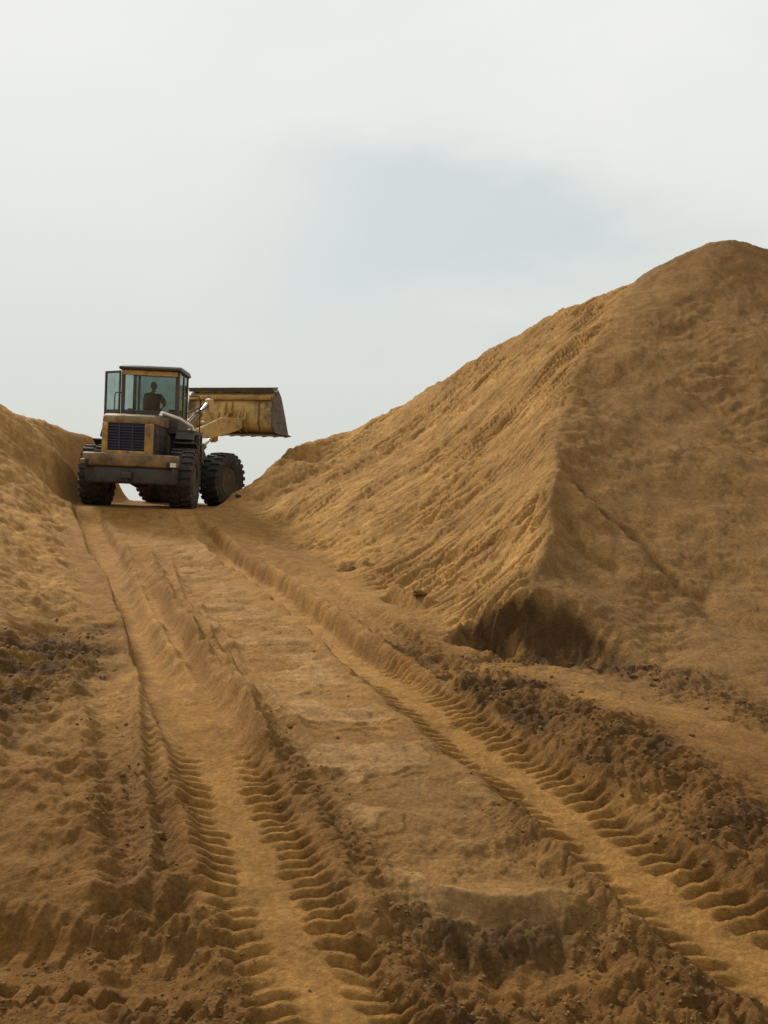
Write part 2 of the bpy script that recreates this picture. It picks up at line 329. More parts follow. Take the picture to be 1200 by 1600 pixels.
    z += q1 + q2 + q3 * 0.9 + q4
    z += 0.16 * ss(-0.30, -0.40, lat - wig + 0.03 * n3) * ss(-1.5, -0.5, lat) * ss(6.5, 9.0, y) * ss(22, 19, y)
    # older parallel ridges right of the left track
    for k, ln in enumerate(RIDGES):
        d, s, o, L = pl(x, y, ln)
        z += (0.15 - 0.02 * k) * gauss(d + 0.03 * n3, 0.07) * (0.65 + 0.6 * pn(s / 0.35, s * 0 + k, 27 + k)) * ss(0, 0.6, s) * ss(L, L - 0.6, s)
    for k, c in enumerate((0.42, 0.60, 0.76)):
        z += 0.05 * gauss(lat - c - wig - 0.05 * pn(al / 0.8, al * 0 + k, 33), 0.05) * ss(6.5, 8, y) * ss(16, 12, y)
    # curved scuffs from a turning wheel
    d, s, o, L = pl(x, y, ARC1); z += 0.055 * gauss(d, 0.05) - 0.045 * gauss(o - 0.10, 0.06) * ss(0.35, 0.2, d) * ss(0, 0.15, s) * ss(L, L - 0.15, s)
    d, s, o, L = pl(x, y, ARC2); z += 0.055 * gauss(d, 0.05) - 0.03 * gauss(o - 0.10, 0.06) * ss(0.35, 0.2, d) * ss(0, 0.15, s) * ss(L, L - 0.15, s)
    # cross track at the lower left, its lug prints, and the crumbled bank behind it
    d, s, o, L = pl(x, y, CROSS)
    wl_ = ss(-0.32, -0.55, lat)
    cf = wl_ * ss(0.36, 0.24, d); z -= cf * churn * crumb * 0.9
    z -= wl_ * 0.08 * ss(0.34, 0.24, d)
    sq = np.clip(3 * np.sin(2 * np.pi * s / 0.20), -1, 1)
    z += wl_ * 0.036 * sq * (ss(0.05, 0.10, o) * ss(0.36, 0.30, o) + ss(-0.08, -0.13, o) * ss(-0.36, -0.28, o) * 0.5)
    z += wl_ * 0.03 * np.maximum(0, np.sin(2 * np.pi * s / 0.13 + 2.5 * n2)) * gauss(o + 0.36, 0.07)
    for k_, (ln_, per_, am_) in enumerate(PRINTS):
        d, s, o, L = pl(x, y, ln_); out_ = ss(0.38, 0.52, np.abs(lat)) * ss(0.36, 0.5, np.abs(lat - GAUGE)); ends = ss(0, 0.3, s) * ss(L, L - 0.3, s)
        frp = s / per_ + 0.4 * np.abs(o) / per_ + 0.12 * n2; frp = frp - np.floor(frp)
        wv = 0.8 * ss(0, .12, frp) * ss(.48, .36, frp) - ss(.48, .62, frp) * ss(1, .88, frp)
        z += out_ * ends * (am_ * wv * ss(0.05, 0.12, d) * ss(0.34, 0.26, d) * (0.7 + 0.6 * n2) - 0.03 * ss(0.32, 0.24, d))
    lowleft = ss(-0.15, -0.5, lat)
    yb = 5.3 + 0.10 * n2 + 0.06 * n1 + 0.18 * (x + 1.5)
    z -= 0.11 * lowleft * ss(yb + 0.14, yb - 0.16, y) * ss(2.0, 4.0, y)
    # step in front of the middle lobe
    d, s, o, L = pl(x, y, STEP)
    z += -0.09 * ss(-0.02, 0.07, o + 0.07 * n2 + 0.06 * n3) * ss(0.75, 0.25, d) * ss(0.0, 0.3, s) * ss(L, L - 0.3, s)
    z += 0.04 * ss(-0.35, -0.02, o) * ss(0.02, -0.02, o) * ss(0.5, 0.3, d) * ss(0.0, 0.3, s) * ss(L, L - 0.3, s)
    d, s, o, L = pl(x, y, TONGUE)
    z += 0.10 * gauss(d + 0.02 * n3, 0.09) * ss(0, 0.4, s)
    midr = ss(0.45, 0.8, lat) * ss(GAUGE - 0.35, GAUGE - 0.6, lat) * ss(4.6, 4.95, y + 0.08 * n2) * ss(20, 16, y)
    cr1 = pn(x / 0.9, y / 0.55, 101) + 0.45 * n2 + 0.25 * n3
    z += midr * (0.018 * ss(0.05, 0.14, cr1) + 0.012 * ss(-0.22, -0.15, cr1) + 0.016 * pn(x / 1.1, y / 0.16, 102))
    # ---- pile: dry-flow streaks down the left face, slumps on the right face
    fx, fy = -0.93, -0.37                                         # downhill on the left face
    q = x * fy - y * fx; p = x * fx + y * fy
    d_sp, s_sp, o_sp, L_sp = pl(x + 0.22 * n1 + 0.07 * n2, y + 0.1 * n2, xy([S(830, 925, 10.75), S(862, 800, 13.0), S(866, 735, 14.4), S(876, 650, 16.3), S(905, 560, 18.5), S(995, 442, 22.6)]))
    lface = onpile * ss(0.1, -0.25, o_sp); rface = onpile * ss(-0.1, 0.2, o_sp)
    st = pn(q / 0.22 + 0.5 * n1, p / 1.5, 41); st2 = pn(q / 0.14 + 0.3 * n2, p / 0.7, 42); st3 = pn(q / 0.7, p / 5.0, 43)
    band = 0.5 + 0.8 * ss(-0.15, 0.25, pn(x / 2.4, y / 2.4, 44))
    z += lface * band * (-0.26 * np.maximum(0, 0.55 - np.abs(st) * 2.6) - 0.11 * np.maximum(0, 0.55 - np.abs(st2) * 2.4) + 0.08 * st3)
    z += onpile * (1 - 0.65 * rface) * (0.3 + ss(-0.2, 0.4, pn(x / 1.5, y / 1.5, 97))) * (0.03 * pn(x / 0.3, y / 0.3, 85) + 0.03 * pn(x / 0.12, y / 0.12, 86))
    z += onbank * (0.05 * pn(x / 0.3, y / 0.3, 87) + 0.03 * pn(x / 0.12, y / 0.12, 88))
    z += 0.20 * np.maximum(0, 1 - np.abs(d_sp + 0.12 * n2 + 0.10 * n1) / 0.8) ** 1.2 * ss(6.2, 4.0, s_sp) * ss(0.2, 1.6, s_sp) * onpile
    z -= 0.15 * ss(-0.05, 0.28, o_sp + 0.14 * n2 + 0.05 * n3) * gauss(o_sp, 1.3) * ss(0.3, 0.9, s_sp) * ss(5.2, 3.6, s_sp) * onpile
    gx = x + 0.25 * n1
    dq = x * 0.92 + y * 0.40; dp = y * 0.92 - x * 0.40             # slides run down and a little to the right
    z += rface * (0.05 * pn(gx / 1.1, y / 0.9, 46) - 0.05 * np.maximum(0, 0.5 - 2.2 * np.abs(pn(dq / 0.5 + 0.4 * n1, dp / 2.8, 47))) + 0.13 * pn(dq / 1.5, dp / 3.2, 48)
                  - 0.03 * np.maximum(0, 0.5 - 2.0 * np.abs(pn(dq / 0.22 + 0.3 * n2, dp / 1.0, 49))))
    rough = rface * ss(0.05, 0.4, pn(x / 1.7, y / 1.7, 50))
    z += rough * (0.05 * pn(x / 0.45, y / 0.22, 53) + 0.03 * pn(x / 0.16, y / 0.1, 54))
    d, s, o, L = pl(x + 0.22 * n1 + 0.07 * n2, y + 0.18 * n2, GULLY)
    amp = ss(0, 1.2, s) * ss(L, L - 1.4, s) * (0.55 + 0.9 * ss(-0.2, 0.3, pn(s / 0.9, s * 0 + 4, 55)))
    z += amp * (-0.30 * gauss(d + 0.05 * n3, 0.10) + 0.14 * ss(0.0, 0.12, o) * gauss(o, 0.8) * (d < 2))
    d, s, o, L = pl(x, y, GULLY2); z += -0.10 * gauss(d + 0.05 * n3, 0.09)
    for k, ln in enumerate(LIPS):
        d, s, o, L = pl(x, y, ln); z += 0.12 * gauss(d, 0.09) - 0.10 * gauss(o - 0.16, 0.09) * ss(0.4, 0.25, d) * ss(0, 0.15, s) * ss(L, L - 0.15, s)
    # cut: crumbling scarp face
    z += -0.34 * ss(-0.03, 0.17, o_cut + 0.16 * n2 + 0.07 * n3) * ss(1.0, 0.35, d_cut) * ss(0.1, 0.5, s_cut) * ss(L_cut * 0.9, L_cut * 0.45, s_cut)
    # ---- left bank: slump and drifts
    z += onbank * (0.06 * pn((x + 0.5 * y) / 0.5, (y - 0.5 * x) / 1.6, 51) + 0.035 * -np.abs(pn((x + 0.6 * y) / 0.25, (y - 0.6 * x) / 1.1, 52)))
    # ---- firm stand under the machine
    z = z * (1 - stand) + (stand_z(x, y) + 0.012 * n2 + 0.006 * n3) * stand
    if not want_colour: return z
    # ---- soil tones with painted sun and shade: dry sand, ochre sand, grey dusty crust, moist dug soil
    dry = np.array([0.350, 0.190, 0.058]); ochre = np.array([0.215, 0.106, 0.028]); dust_shade = np.array([0.212, 0.117, 0.041]); moist_shade = np.array([0.066, 0.034, 0.012]); gold = np.array([0.435, 0.248, 0.080])
    def mix(c, d_, w): return c * (1 - w[..., None]) + d_ * w[..., None]
    b1 = pn(x / 3.1, y / 3.1, 61); b2 = pn(x / 0.9, y / 0.9, 62); b3 = pn(x / 0.3, y / 0.3, 63)
    c = np.tile(dry, x.shape + (1,))
    c = mix(c, ochre, np.clip(0.40 + 0.5 * ss(10, 6.5, y) + 0.6 * b1 + 0.5 * b2, 0, 1))
    c = mix(c, np.array([0.36, 0.21, 0.082]), midr * np.clip(0.75 * ss(0.0, 0.2, cr1) + 0.2, 0, 1))
    c = mix(c, np.array([0.190, 0.091, 0.022]), np.clip(ss(7.5, 5.0, y) * (0.5 + 0.6 * b2) * (1 - midr), 0, 0.8))
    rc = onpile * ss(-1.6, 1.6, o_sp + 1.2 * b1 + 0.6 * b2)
    c = mix(c, dust_shade, np.clip(rc * (0.6 + 0.4 * b2) + 0.3 * onpile, 0, 1))  # shade on the pile's right side painted as a darker tone
    c = mix(c, gold, np.clip(lface * (0.45 + 0.5 * b2 + 0.5 * b1), 0, 0.9))  # sunlit left face painted lighter
    c = mix(c, gold, np.clip(onbank * (0.5 + 0.6 * b2) * ss(9, 13, y), 0, 0.8))
    c = mix(c, dust_shade, np.clip(0.55 * ss(0.9, 0.1, np.hypot((lat - 1.25) / 0.8, (al - 1.2) / 1.6)) + 0.2 * b2, 0, 1) * ss(9, 7, y))
    cutface = ss(-0.02, 0.08, o_cut + 0.1 * n2) * ss(0.85, 0.5, d_cut + 0.15 * n2) * ss(0.1, 0.45, s_cut) * ss(L_cut, L_cut * 0.55, s_cut)
    wet_shade = np.clip(0.85 * cutface + 0.7 * ch_step + 0.6 * ch_cut + 0.38 * ch_berm * (0.6 + b2) + 0.8 * ch_bank + 0.35 * ch_fore * (0.75 + 0.9 * b2) + 0.6 * ch_right * (0.6 + b2) + 0.45 * ch_side + 0.3 * ch_mid, 0, 1)  # damp dug soil, plus painted shade on the cut face and below the step
    wet_shade = np.clip(wet_shade * (0.9 + 0.9 * b3), 0, 0.92)
    wet_shade = wet_shade * (1 - 0.75 * floor) * (1 - 0.7 * cf)
    c = mix(c, moist_shade, wet_shade)
    c = mix(c, np.array([0.315, 0.165, 0.045]), floor * 0.9)
    c = mix(c, np.array([0.42, 0.235, 0.078]), floor * 0.6 * ss(8.5, 11, y))
    c *= (1 + 0.14 * b2 + 0.16 * b3 + 0.14 * n3 + 0.10 * n4)[..., None]
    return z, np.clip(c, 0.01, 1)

# ------------------------------------------------------------------ node materials
def material(name, build):
    m = bpy.data.materials.new(name); m.use_nodes = True
    nt = m.node_tree; b = nt.nodes['Principled BSDF']; build(nt, b); return m
def nd(nt, t, **k):
    n = nt.nodes.new(t)
    for a, b in k.items(): setattr(n, a, b)
    return n
def soil_mat(nt, b):
    at = nd(nt, 'ShaderNodeAttribute', attribute_name='soil')
    tcn = nd(nt, 'ShaderNodeTexCoord')
    n1 = nd(nt, 'ShaderNodeTexNoise'); n1.inputs['Scale'].default_value = 28; n1.inputs['Detail'].default_value = 8; n1.inputs['Roughness'].default_value = 0.65
    nt.links.new(tcn.outputs['Object'], n1.inputs['Vector'])
    cr = nd(nt, 'ShaderNodeValToRGB'); cr.color_ramp.elements[0].position = 0.3; cr.color_ramp.elements[0].color = (0.72, 0.70, 0.66, 1)
    cr.color_ramp.elements[1].position = 0.72; cr.color_ramp.elements[1].color = (1.24, 1.22, 1.2, 1)
    nt.links.new(n1.outputs['Fac'], cr.inputs[0])
    mx = nd(nt, 'ShaderNodeMix', data_type='RGBA', blend_type='MULTIPLY'); mx.inputs[0].default_value = 1.0
    nt.links.new(at.outputs['Color'], mx.inputs[6]); nt.links.new(cr.outputs[0], mx.inputs[7])
    n3 = nd(nt, 'ShaderNodeTexNoise'); n3.inputs['Scale'].default_value = 7; n3.inputs['Detail'].default_value = 9; n3.inputs['Roughness'].default_value = 0.72
    nt.links.new(tcn.outputs['Object'], n3.inputs['Vector'])
    c3 = nd(nt, 'ShaderNodeValToRGB'); c3.color_ramp.elements[0].position = 0.34; c3.color_ramp.elements[0].color = (0.84, 0.82, 0.79, 1)
    c3.color_ramp.elements[1].position = 0.66; c3.color_ramp.elements[1].color = (1.14, 1.13, 1.12, 1); nt.links.new(n3.outputs['Fac'], c3.inputs[0])
    m3 = nd(nt, 'ShaderNodeMix', data_type='RGBA', blend_type='MULTIPLY'); m3.inputs[0].default_value = 1.0
    nt.links.new(mx.outputs[2], m3.inputs[6]); nt.links.new(c3.outputs[0], m3.inputs[7])
    nt.links.new(m3.outputs[2], b.inputs['Base Color'])
    b.inputs['Roughness'].default_value = 0.95; b.inputs['Specular IOR Level'].default_value = 0.15
    n2 = nd(nt, 'ShaderNodeTexNoise'); n2.inputs['Scale'].default_value = 38; n2.inputs['Detail'].default_value = 6; n2.inputs['Roughness'].default_value = 0.7
    nt.links.new(tcn.outputs['Object'], n2.inputs['Vector'])
    bp = nd(nt, 'ShaderNodeBump'); bp.inputs['Strength'].default_value = 0.9; bp.inputs['Distance'].default_value = 0.04
    nt.links.new(n2.outputs['Fac'], bp.inputs['Height']); nt.links.new(bp.outputs[0], b.inputs['Normal'])
SOIL = material('soil', soil_mat)

def tag(o, label=None, cat=None, group=None, kind=None):
    if label: o['label'] = label
    if cat: o['category'] = cat
    if group: o['group'] = group
    if kind: o['kind'] = kind
    return o

# ------------------------------------------------------------------ terrain mesh (polar sheet round the viewpoint, split where one landform meets the next)
def build_terrain():
    fine = np.linspace(-27, 27, 740)
    mid1 = np.linspace(27, 70, 90)[1:]; back = np.linspace(70, 290, 50)[1:-1]; mid0 = np.linspace(-70, -27, 90)[:-1]
    az = np.radians(np.concatenate([mid0, fine, mid1, back]))
    rr = np.concatenate([np.linspace(0.4, 3.2, 14)[:-1], np.geomspace(3.2, 9, 760), np.geomspace(9, 32, 480)[1:], np.geomspace(32, 60, 40)[1:], np.geomspace(60, 1500, 24)[1:]])
    A, RR = np.meshgrid(az, rr)
    x = np.sin(A) * RR; y = np.cos(A) * RR
    z, c = terrain(x.ravel(), y.ravel(), True)
    na, nr = len(az), len(rr)
    xr, yr = x.ravel(), y.ravel()
    far = ss(40, 60, np.hypot(xr, yr - 10))
    z = z * (1 - far) + np.interp(yr, [-40, 0, 30], [0, 0.3, 3.5]) * far
    co = np.stack([xr, yr, z], 1)
    co = np.concatenate([co, [[0, 0, z[:na].mean()]]]); c = np.concatenate([c, [c[0]]])
    j, i = np.meshgrid(np.arange(nr - 1), np.arange(na), indexing='ij'); i2 = (i + 1) % na
    quads = np.stack([j * na + i, j * na + i2, (j + 1) * na + i2, (j + 1) * na + i], -1).reshape(-1, 4)
    quads = quads[:, ::-1]
    cen = co[quads].mean(1); cx, cy = cen[:, 0], cen[:, 1]
    lat = (cx - LA.x) * TN.x + (cy - LA.y) * TN.y
    rcen = np.hypot(cx, cy)
    region = np.zeros(len(quads), int)
    wob = 0.12 * pn(cx / 0.8, cy / 0.8, 71)
    ramp = (lat + wob > -0.55) & (lat + wob < GAUGE + 0.42) & (cy > 4.45 + wob) & (cy < 24.5)
    d_b, s_b, o_b, L_b = pl(cx, cy, BERM)
    berm = (lat + wob >= GAUGE + 0.42) & (d_b < 0.62 + wob) & (s_b < L_b) & (cy < 10.3)
    toe = xy([S(1330, 1330, 5.6), S(1200, 1200, 7.4), S(1060, 1126, 8.7), S(960, 1082, 9.2), S(900, 1034, 9.7), S(850, 1008, 10.0), S(790, 1016, 10.0), S(742, 1044, 9.9), S(705, 1000, 11.0), S(660, 956, 12.3), S(550, 899, 15.0), S(450, 848, 18.9), S(400, 800, 21.5), S(366, 775, 23.2), (-3.8, 27), (-2.5, 34), (0, 40)])
    def inside(poly, px_, py_):
        m = np.zeros(len(px_), bool); n = len(poly)
        for k in range(n):
            (ax, ay), (bx, by) = poly[k], poly[(k + 1) % n]
            cond = (ay > py_) != (by > py_)
            m ^= cond & (px_ < (bx - ax) * (py_ - ay) / ((by - ay) or 1e-9) + ax)
        return m
    pile = inside(toe + [(26, 40), (26, 6)], cx + wob * 0.5, cy + wob * 0.5)
    bank = (lat + wob <= -0.55) & (cy > 5.15 + 0.18 * (cx + 1.5) + wob) & (cx > -26) & (cy < 34) & (cx < -2.0 + 0.0 * cy + (cy < 12) * 2)
    region[bank] = 3; region[ramp] = 1; region[pile & ~ramp] = 2; region[berm & ~ramp & ~pile] = 4
    names = {0: ('ground', 'churned brown sandy ground across the bottom of the picture'),
             1: ('haul_ramp', 'sandy ramp with two deep tyre tracks climbing to the loader'),
             2: ('sand_hill', 'tall brown sand hill with a spur filling the right side'),
             3: ('sand_bank', 'golden sand bank rising left of the ramp'),
             4: ('soil_windrow', 'low lumpy ridge of dug soil between right track and sand hill')}
    for k, (nm, lb) in names.items():
        q = quads[region == k]
        if k == 0:
            pass
        used, inv = np.unique(q.ravel(), return_inverse=True)
        v = co[used]; cc = c[used]; f = inv.reshape(-1, 4).astype(np.int32)
        tris = np.zeros((0, 3), np.int32)
        me = bpy.data.meshes.new(nm)
        nv = len(v)
        if k == 0:       # close the sheet under the viewpoint
            lut = {int(u): n for n, u in enumerate(used[:na + 5])}
            v = np.concatenate([v, co[-1:]]); cc = np.concatenate([cc, c[-1:]]); 
            tris = np.array([[nv, lut[(a + 1) % na], lut[a]] for a in range(na)], np.int32); nv += 1
        me.vertices.add(nv); me.vertices.foreach_set('co', v.astype(np.float32).ravel())
        nl = f.size + tris.size
        me.loops.add(nl); me.loops.foreach_set('vertex_index', np.concatenate([f.ravel(), tris.ravel()]).astype(np.int32))
        me.polygons.add(len(f) + len(tris))
        st = np.concatenate([np.arange(len(f)) * 4, len(f) * 4 + np.arange(len(tris)) * 3]).astype(np.int32)
        me.polygons.foreach_set('loop_start', st)
        me.polygons.foreach_set('use_smooth', np.ones(len(st), bool))
        me.update(calc_edges=True)
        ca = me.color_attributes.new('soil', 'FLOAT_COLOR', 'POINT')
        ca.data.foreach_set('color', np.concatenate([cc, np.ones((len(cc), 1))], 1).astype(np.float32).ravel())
        me.materials.append(SOIL)
        o = bpy.data.objects.new(nm, me); COL.objects.link(o); tag(o, lb, kind='structure')
build_terrain()
# ------------------------------------------------------------------ mesh helpers
def new_obj(name, bm, mat, parent=None, smooth=False):
    bmesh.ops.recalc_face_normals(bm, faces=bm.faces[:])
    me = bpy.data.meshes.new(name); bm.to_mesh(me); bm.free()
    if smooth:
        me.polygons.foreach_set('use_smooth', [True] * len(me.polygons)); me.set_sharp_from_angle(angle=R(38))
    for m in (mat if isinstance(mat, (list, tuple)) else [mat]): me.materials.append(m)
    o = bpy.data.objects.new(name, me); COL.objects.link(o)
    if parent: o.parent = parent
    return o
def add_box(bm, x0, x1, y0, y1, z0, z1, bev=0.0, M=None):
    t = bmesh.new()
    bmesh.ops.create_cube(t, size=1.0)
    for v in t.verts:
        v.co = Vector((x0 + (v.co.x + .5) * (x1 - x0), y0 + (v.co.y + .5) * (y1 - y0), z0 + (v.co.z + .5) * (z1 - z0)))
    if bev: bmesh.ops.bevel(t, geom=t.edges[:], offset=bev, segments=2, affect='EDGES', profile=0.5)
    merge(bm, t, M); return bm
def merge(bm, t, M=None):
    if M is not None: bmesh.ops.transform(t, matrix=M, verts=t.verts)
    me = bpy.data.meshes.new('tmp'); t.to_mesh(me); t.free(); bm.from_mesh(me); bpy.data.meshes.remove(me)
def add_prism(bm, prof, y0, y1, bev=0.0, M=None):
    """profile in x-z, extruded across y"""
    t = bmesh.new()
    a = [t.verts.new((p[0], y0, p[1])) for p in prof]; b = [t.verts.new((p[0], y1, p[1])) for p in prof]
    n = len(prof)
    t.faces.new(a); t.faces.new(b[::-1])
    for i in range(n): t.faces.new((a[i], b[i], b[(i + 1) % n], a[(i + 1) % n]))
    bmesh.ops.recalc_face_normals(t, faces=t.faces[:])
    if bev: bmesh.ops.bevel(t, geom=t.edges[:], offset=bev, segments=2, affect='EDGES', profile=0.5)
    merge(bm, t, M)
def add_tube(bm, path, r, n=10, M=None, r2=None):
    t = bmesh.new(); path = [Vector(p) for p in path]; rings = []
    for i, p in enumerate(path):
        d = (path[min(i + 1, len(path) - 1)] - path[max(i - 1, 0)]).normalized()
        u = d.orthogonal().normalized() if i == 0 else (u - d * u.dot(d)).normalized()
        w = d.cross(u); rad = r if r2 is None else r + (r2 - r) * i / (len(path) - 1)
        rings.append([t.verts.new(p + (u * math.cos(2 * math.pi * k / n) + w * math.sin(2 * math.pi * k / n)) * rad) for k in range(n)])
    for a, b in zip(rings[:-1], rings[1:]):
        for k in range(n): t.faces.new((a[k], a[(k + 1) % n], b[(k + 1) % n], b[k]))
    t.faces.new(rings[0][::-1]); t.faces.new(rings[-1])
    merge(bm, t, M)
def add_lathe(bm, prof, n=40, M=None):
    """profile (radius, y) turned about the y axis"""
    t = bmesh.new(); rings = []
    for r_, y_ in prof:
        rings.append([t.verts.new((r_ * math.cos(2 * math.pi * k / n), y_, r_ * math.sin(2 * math.pi * k / n))) for k in range(n)])
    for a, b in zip(rings[:-1], rings[1:]):
        for k in range(n): t.faces.new((a[k], a[(k + 1) % n], b[(k + 1) % n], b[k]))
    t.faces.new(rings[0][::-1]); t.faces.new(rings[-1])
    merge(bm, t, M)

# ------------------------------------------------------------------ machine materials
def dirty(name, col, col2, rough=0.5, dirt=(0.16, 0.095, 0.045), amount=0.5, metal=0.0, scale=3.0):
    def f(nt, b):
        tcn = nd(nt, 'ShaderNodeTexCoord')
        a = nd(nt, 'ShaderNodeTexNoise'); a.inputs['Scale'].default_value = scale; a.inputs['Detail'].default_value = 7; a.inputs['Roughness'].default_value = 0.62
        nt.links.new(tcn.outputs['Object'], a.inputs['Vector'])
        r1 = nd(nt, 'ShaderNodeValToRGB'); r1.color_ramp.elements[0].color = col + (1,); r1.color_ramp.elements[1].color = col2 + (1,)
        r1.color_ramp.elements[0].position = 0.35; r1.color_ramp.elements[1].position = 0.65
        nt.links.new(a.outputs['Fac'], r1.inputs[0])
        c = nd(nt, 'ShaderNodeTexNoise'); c.inputs['Scale'].default_value = scale * 2.3; c.inputs['Detail'].default_value = 9; c.inputs['Roughness'].default_value = 0.7
        nt.links.new(tcn.outputs['Object'], c.inputs['Vector'])
        r2 = nd(nt, 'ShaderNodeValToRGB'); r2.color_ramp.elements[0].position = 0.62 - 0.3 * amount; r2.color_ramp.elements[1].position = 0.80 - 0.3 * amount
        r2.color_ramp.elements[1].color = (0.9, 0.9, 0.9, 1)
        nt.links.new(c.outputs['Fac'], r2.inputs[0])
        mx = nd(nt, 'ShaderNodeMix', data_type='RGBA'); nt.links.new(r2.outputs[0], mx.inputs[0]); nt.links.new(r1.outputs[0], mx.inputs[6]); mx.inputs[7].default_value = dirt + (1,)
        nt.links.new(mx.outputs[2], b.inputs['Base Color']); b.inputs['Metallic'].default_value = metal
        rr = nd(nt, 'ShaderNodeMapRange'); nt.links.new(r2.outputs[0], rr.inputs[0]); rr.inputs[3].default_value = rough; rr.inputs[4].default_value = 0.9
        nt.links.new(rr.outputs[0], b.inputs['Roughness'])
        bp = nd(nt, 'ShaderNodeBump'); bp.inputs['Strength'].default_value = 0.25; bp.inputs['Distance'].default_value = 0.01
        nt.links.new(c.outputs['Fac'], bp.inputs['Height']); nt.links.new(bp.outputs[0], b.inputs['Normal'])
    return material(name, f)
YEL = dirty('yellow_paint', (0.52, 0.31, 0.075), (0.36, 0.20, 0.05), 0.5, (0.14, 0.085, 0.040), 0.5, scale=1.4)
YELD = dirty('soiled_yellow_paint', (0.27, 0.165, 0.055), (0.16, 0.10, 0.04), 0.6, (0.09, 0.058, 0.03), 0.55, scale=1.4)
PALE = dirty('pale_yellow_paint', (0.62, 0.43, 0.16), (0.50, 0.32, 0.10), 0.5, (0.16, 0.10, 0.05), 0.4, scale=1.8)
BUCK = dirty('worn_bucket_paint', (0.68, 0.46, 0.16), (0.50, 0.31, 0.08), 0.5, (0.055, 0.040, 0.03), 0.62, scale=0.8)
DARK = dirty('dark_frame_paint', (0.030, 0.027, 0.024), (0.05, 0.043, 0.035), 0.55, (0.09, 0.06, 0.035), 0.35)
CABM = dirty('cab_dark_paint', (0.035, 0.034, 0.026), (0.06, 0.052, 0.032), 0.5, (0.11, 0.08, 0.04), 0.35)
RUB = dirty('tyre_rubber', (0.022, 0.020, 0.018), (0.032, 0.028, 0.024), 0.8, (0.12, 0.075, 0.036), 0.42, scale=3)
STEEL = dirty('worn_bucket_steel', (0.075, 0.062, 0.050), (0.12, 0.095, 0.07), 0.5, (0.10, 0.065, 0.035), 0.5, metal=0.2)
CHROME = dirty('cylinder_rod', (0.5, 0.5, 0.48), (0.4, 0.4, 0.38), 0.25, (0.2, 0.15, 0.1), 0.2, metal=0.9)
SKYLIT = dirty('skylit_white', (0.72, 0.70, 0.66), (0.62, 0.60, 0.56), 0.45, (0.4, 0.33, 0.25), 0.25)  # white that stands in for sky light on a sloping edge
RADI = dirty('radiator_core', (0.020, 0.024, 0.055), (0.035, 0.040, 0.10), 0.6, (0.05, 0.035, 0.03), 0.3)
LENS = dirty('lamp_lens', (0.75, 0.74, 0.70), (0.65, 0.64, 0.6), 0.2, (0.4, 0.35, 0.3), 0.2)
VINYL = dirty('seat_vinyl', (0.022, 0.022, 0.024), (0.035, 0.033, 0.033), 0.6, (0.08, 0.06, 0.04), 0.2)
def glass_mat(nt, b):
    o = nt.nodes['Material Output']; nt.nodes.remove(b)
    tr = nd(nt, 'ShaderNodeBsdfTransparent'); tr.inputs[0].default_value = (0.60, 0.69, 0.67, 1)
    gl = nd(nt, 'ShaderNodeBsdfGlossy'); gl.inputs['Roughness'].default_value = 0.05
    df = nd(nt, 'ShaderNodeBsdfDiffuse'); df.inputs[0].default_value = (0.30, 0.26, 0.2, 1)
    lf = nd(nt, 'ShaderNodeLayerWeight'); lf.inputs[0].default_value = 0.5
    lp = nd(nt, 'ShaderNodeMath', operation='POWER'); nt.links.new(lf.outputs['Facing'], lp.inputs[0]); lp.inputs[1].default_value = 4.0
    lw = nd(nt, 'ShaderNodeMath', operation='MULTIPLY_ADD'); nt.links.new(lp.outputs[0], lw.inputs[0]); lw.inputs[1].default_value = 0.55; lw.inputs[2].default_value = 0.04
    m1 = nd(nt, 'ShaderNodeMixShader'); nt.links.new(lw.outputs[0], m1.inputs[0]); nt.links.new(tr.outputs[0], m1.inputs[1]); nt.links.new(gl.outputs[0], m1.inputs[2])
    tcn = nd(nt, 'ShaderNodeTexCoord'); nz_ = nd(nt, 'ShaderNodeTexNoise'); nz_.inputs['Scale'].default_value = 3.0; nz_.inputs['Detail'].default_value = 5
    nt.links.new(tcn.outputs['Object'], nz_.inputs['Vector'])
    mr = nd(nt, 'ShaderNodeMapRange'); mr.inputs[1].default_value = 0.35; mr.inputs[2].default_value = 0.8; mr.inputs[3].default_value = 0.03; mr.inputs[4].default_value = 0.22
    nt.links.new(nz_.outputs['Fac'], mr.inputs[0])
    m2 = nd(nt, 'ShaderNodeMixShader'); nt.links.new(mr.outputs[0], m2.inputs[0]); nt.links.new(m1.outputs[0], m2.inputs[1]); nt.links.new(df.outputs[0], m2.inputs[2])
    nt.links.new(m2.outputs[0], o.inputs[0])
GLASS = material('dusty_tinted_glass', glass_mat)

# ------------------------------------------------------------------ wheel loader (x forward, y left, z up; origin on the ground below the rear axle)
ROOT = bpy.data.objects.new('wheel_loader', None); COL.objects.link(ROOT); ROOT.empty_display_size = 0.5
ROOT.location = (LOAD_P.x, LOAD_P.y, LOAD_P.z - 0.05)
ROOT.rotation_euler = (LOAD_ROLL, -LOAD_PITCH, LOAD_YAW)
tag(ROOT, 'dirty yellow wheel loader with raised bucket at the top of the ramp', 'loader')
JOINT = 1.6; ART = R(-26)
FM = Matrix.Translation((JOINT, 0, 0)) @ Matrix.Rotation(ART, 4, 'Z')      # front frame, steered to the right
TR, TW, HG = 0.78, 0.58, 1.075                                            # tyre radius, width, half gauge

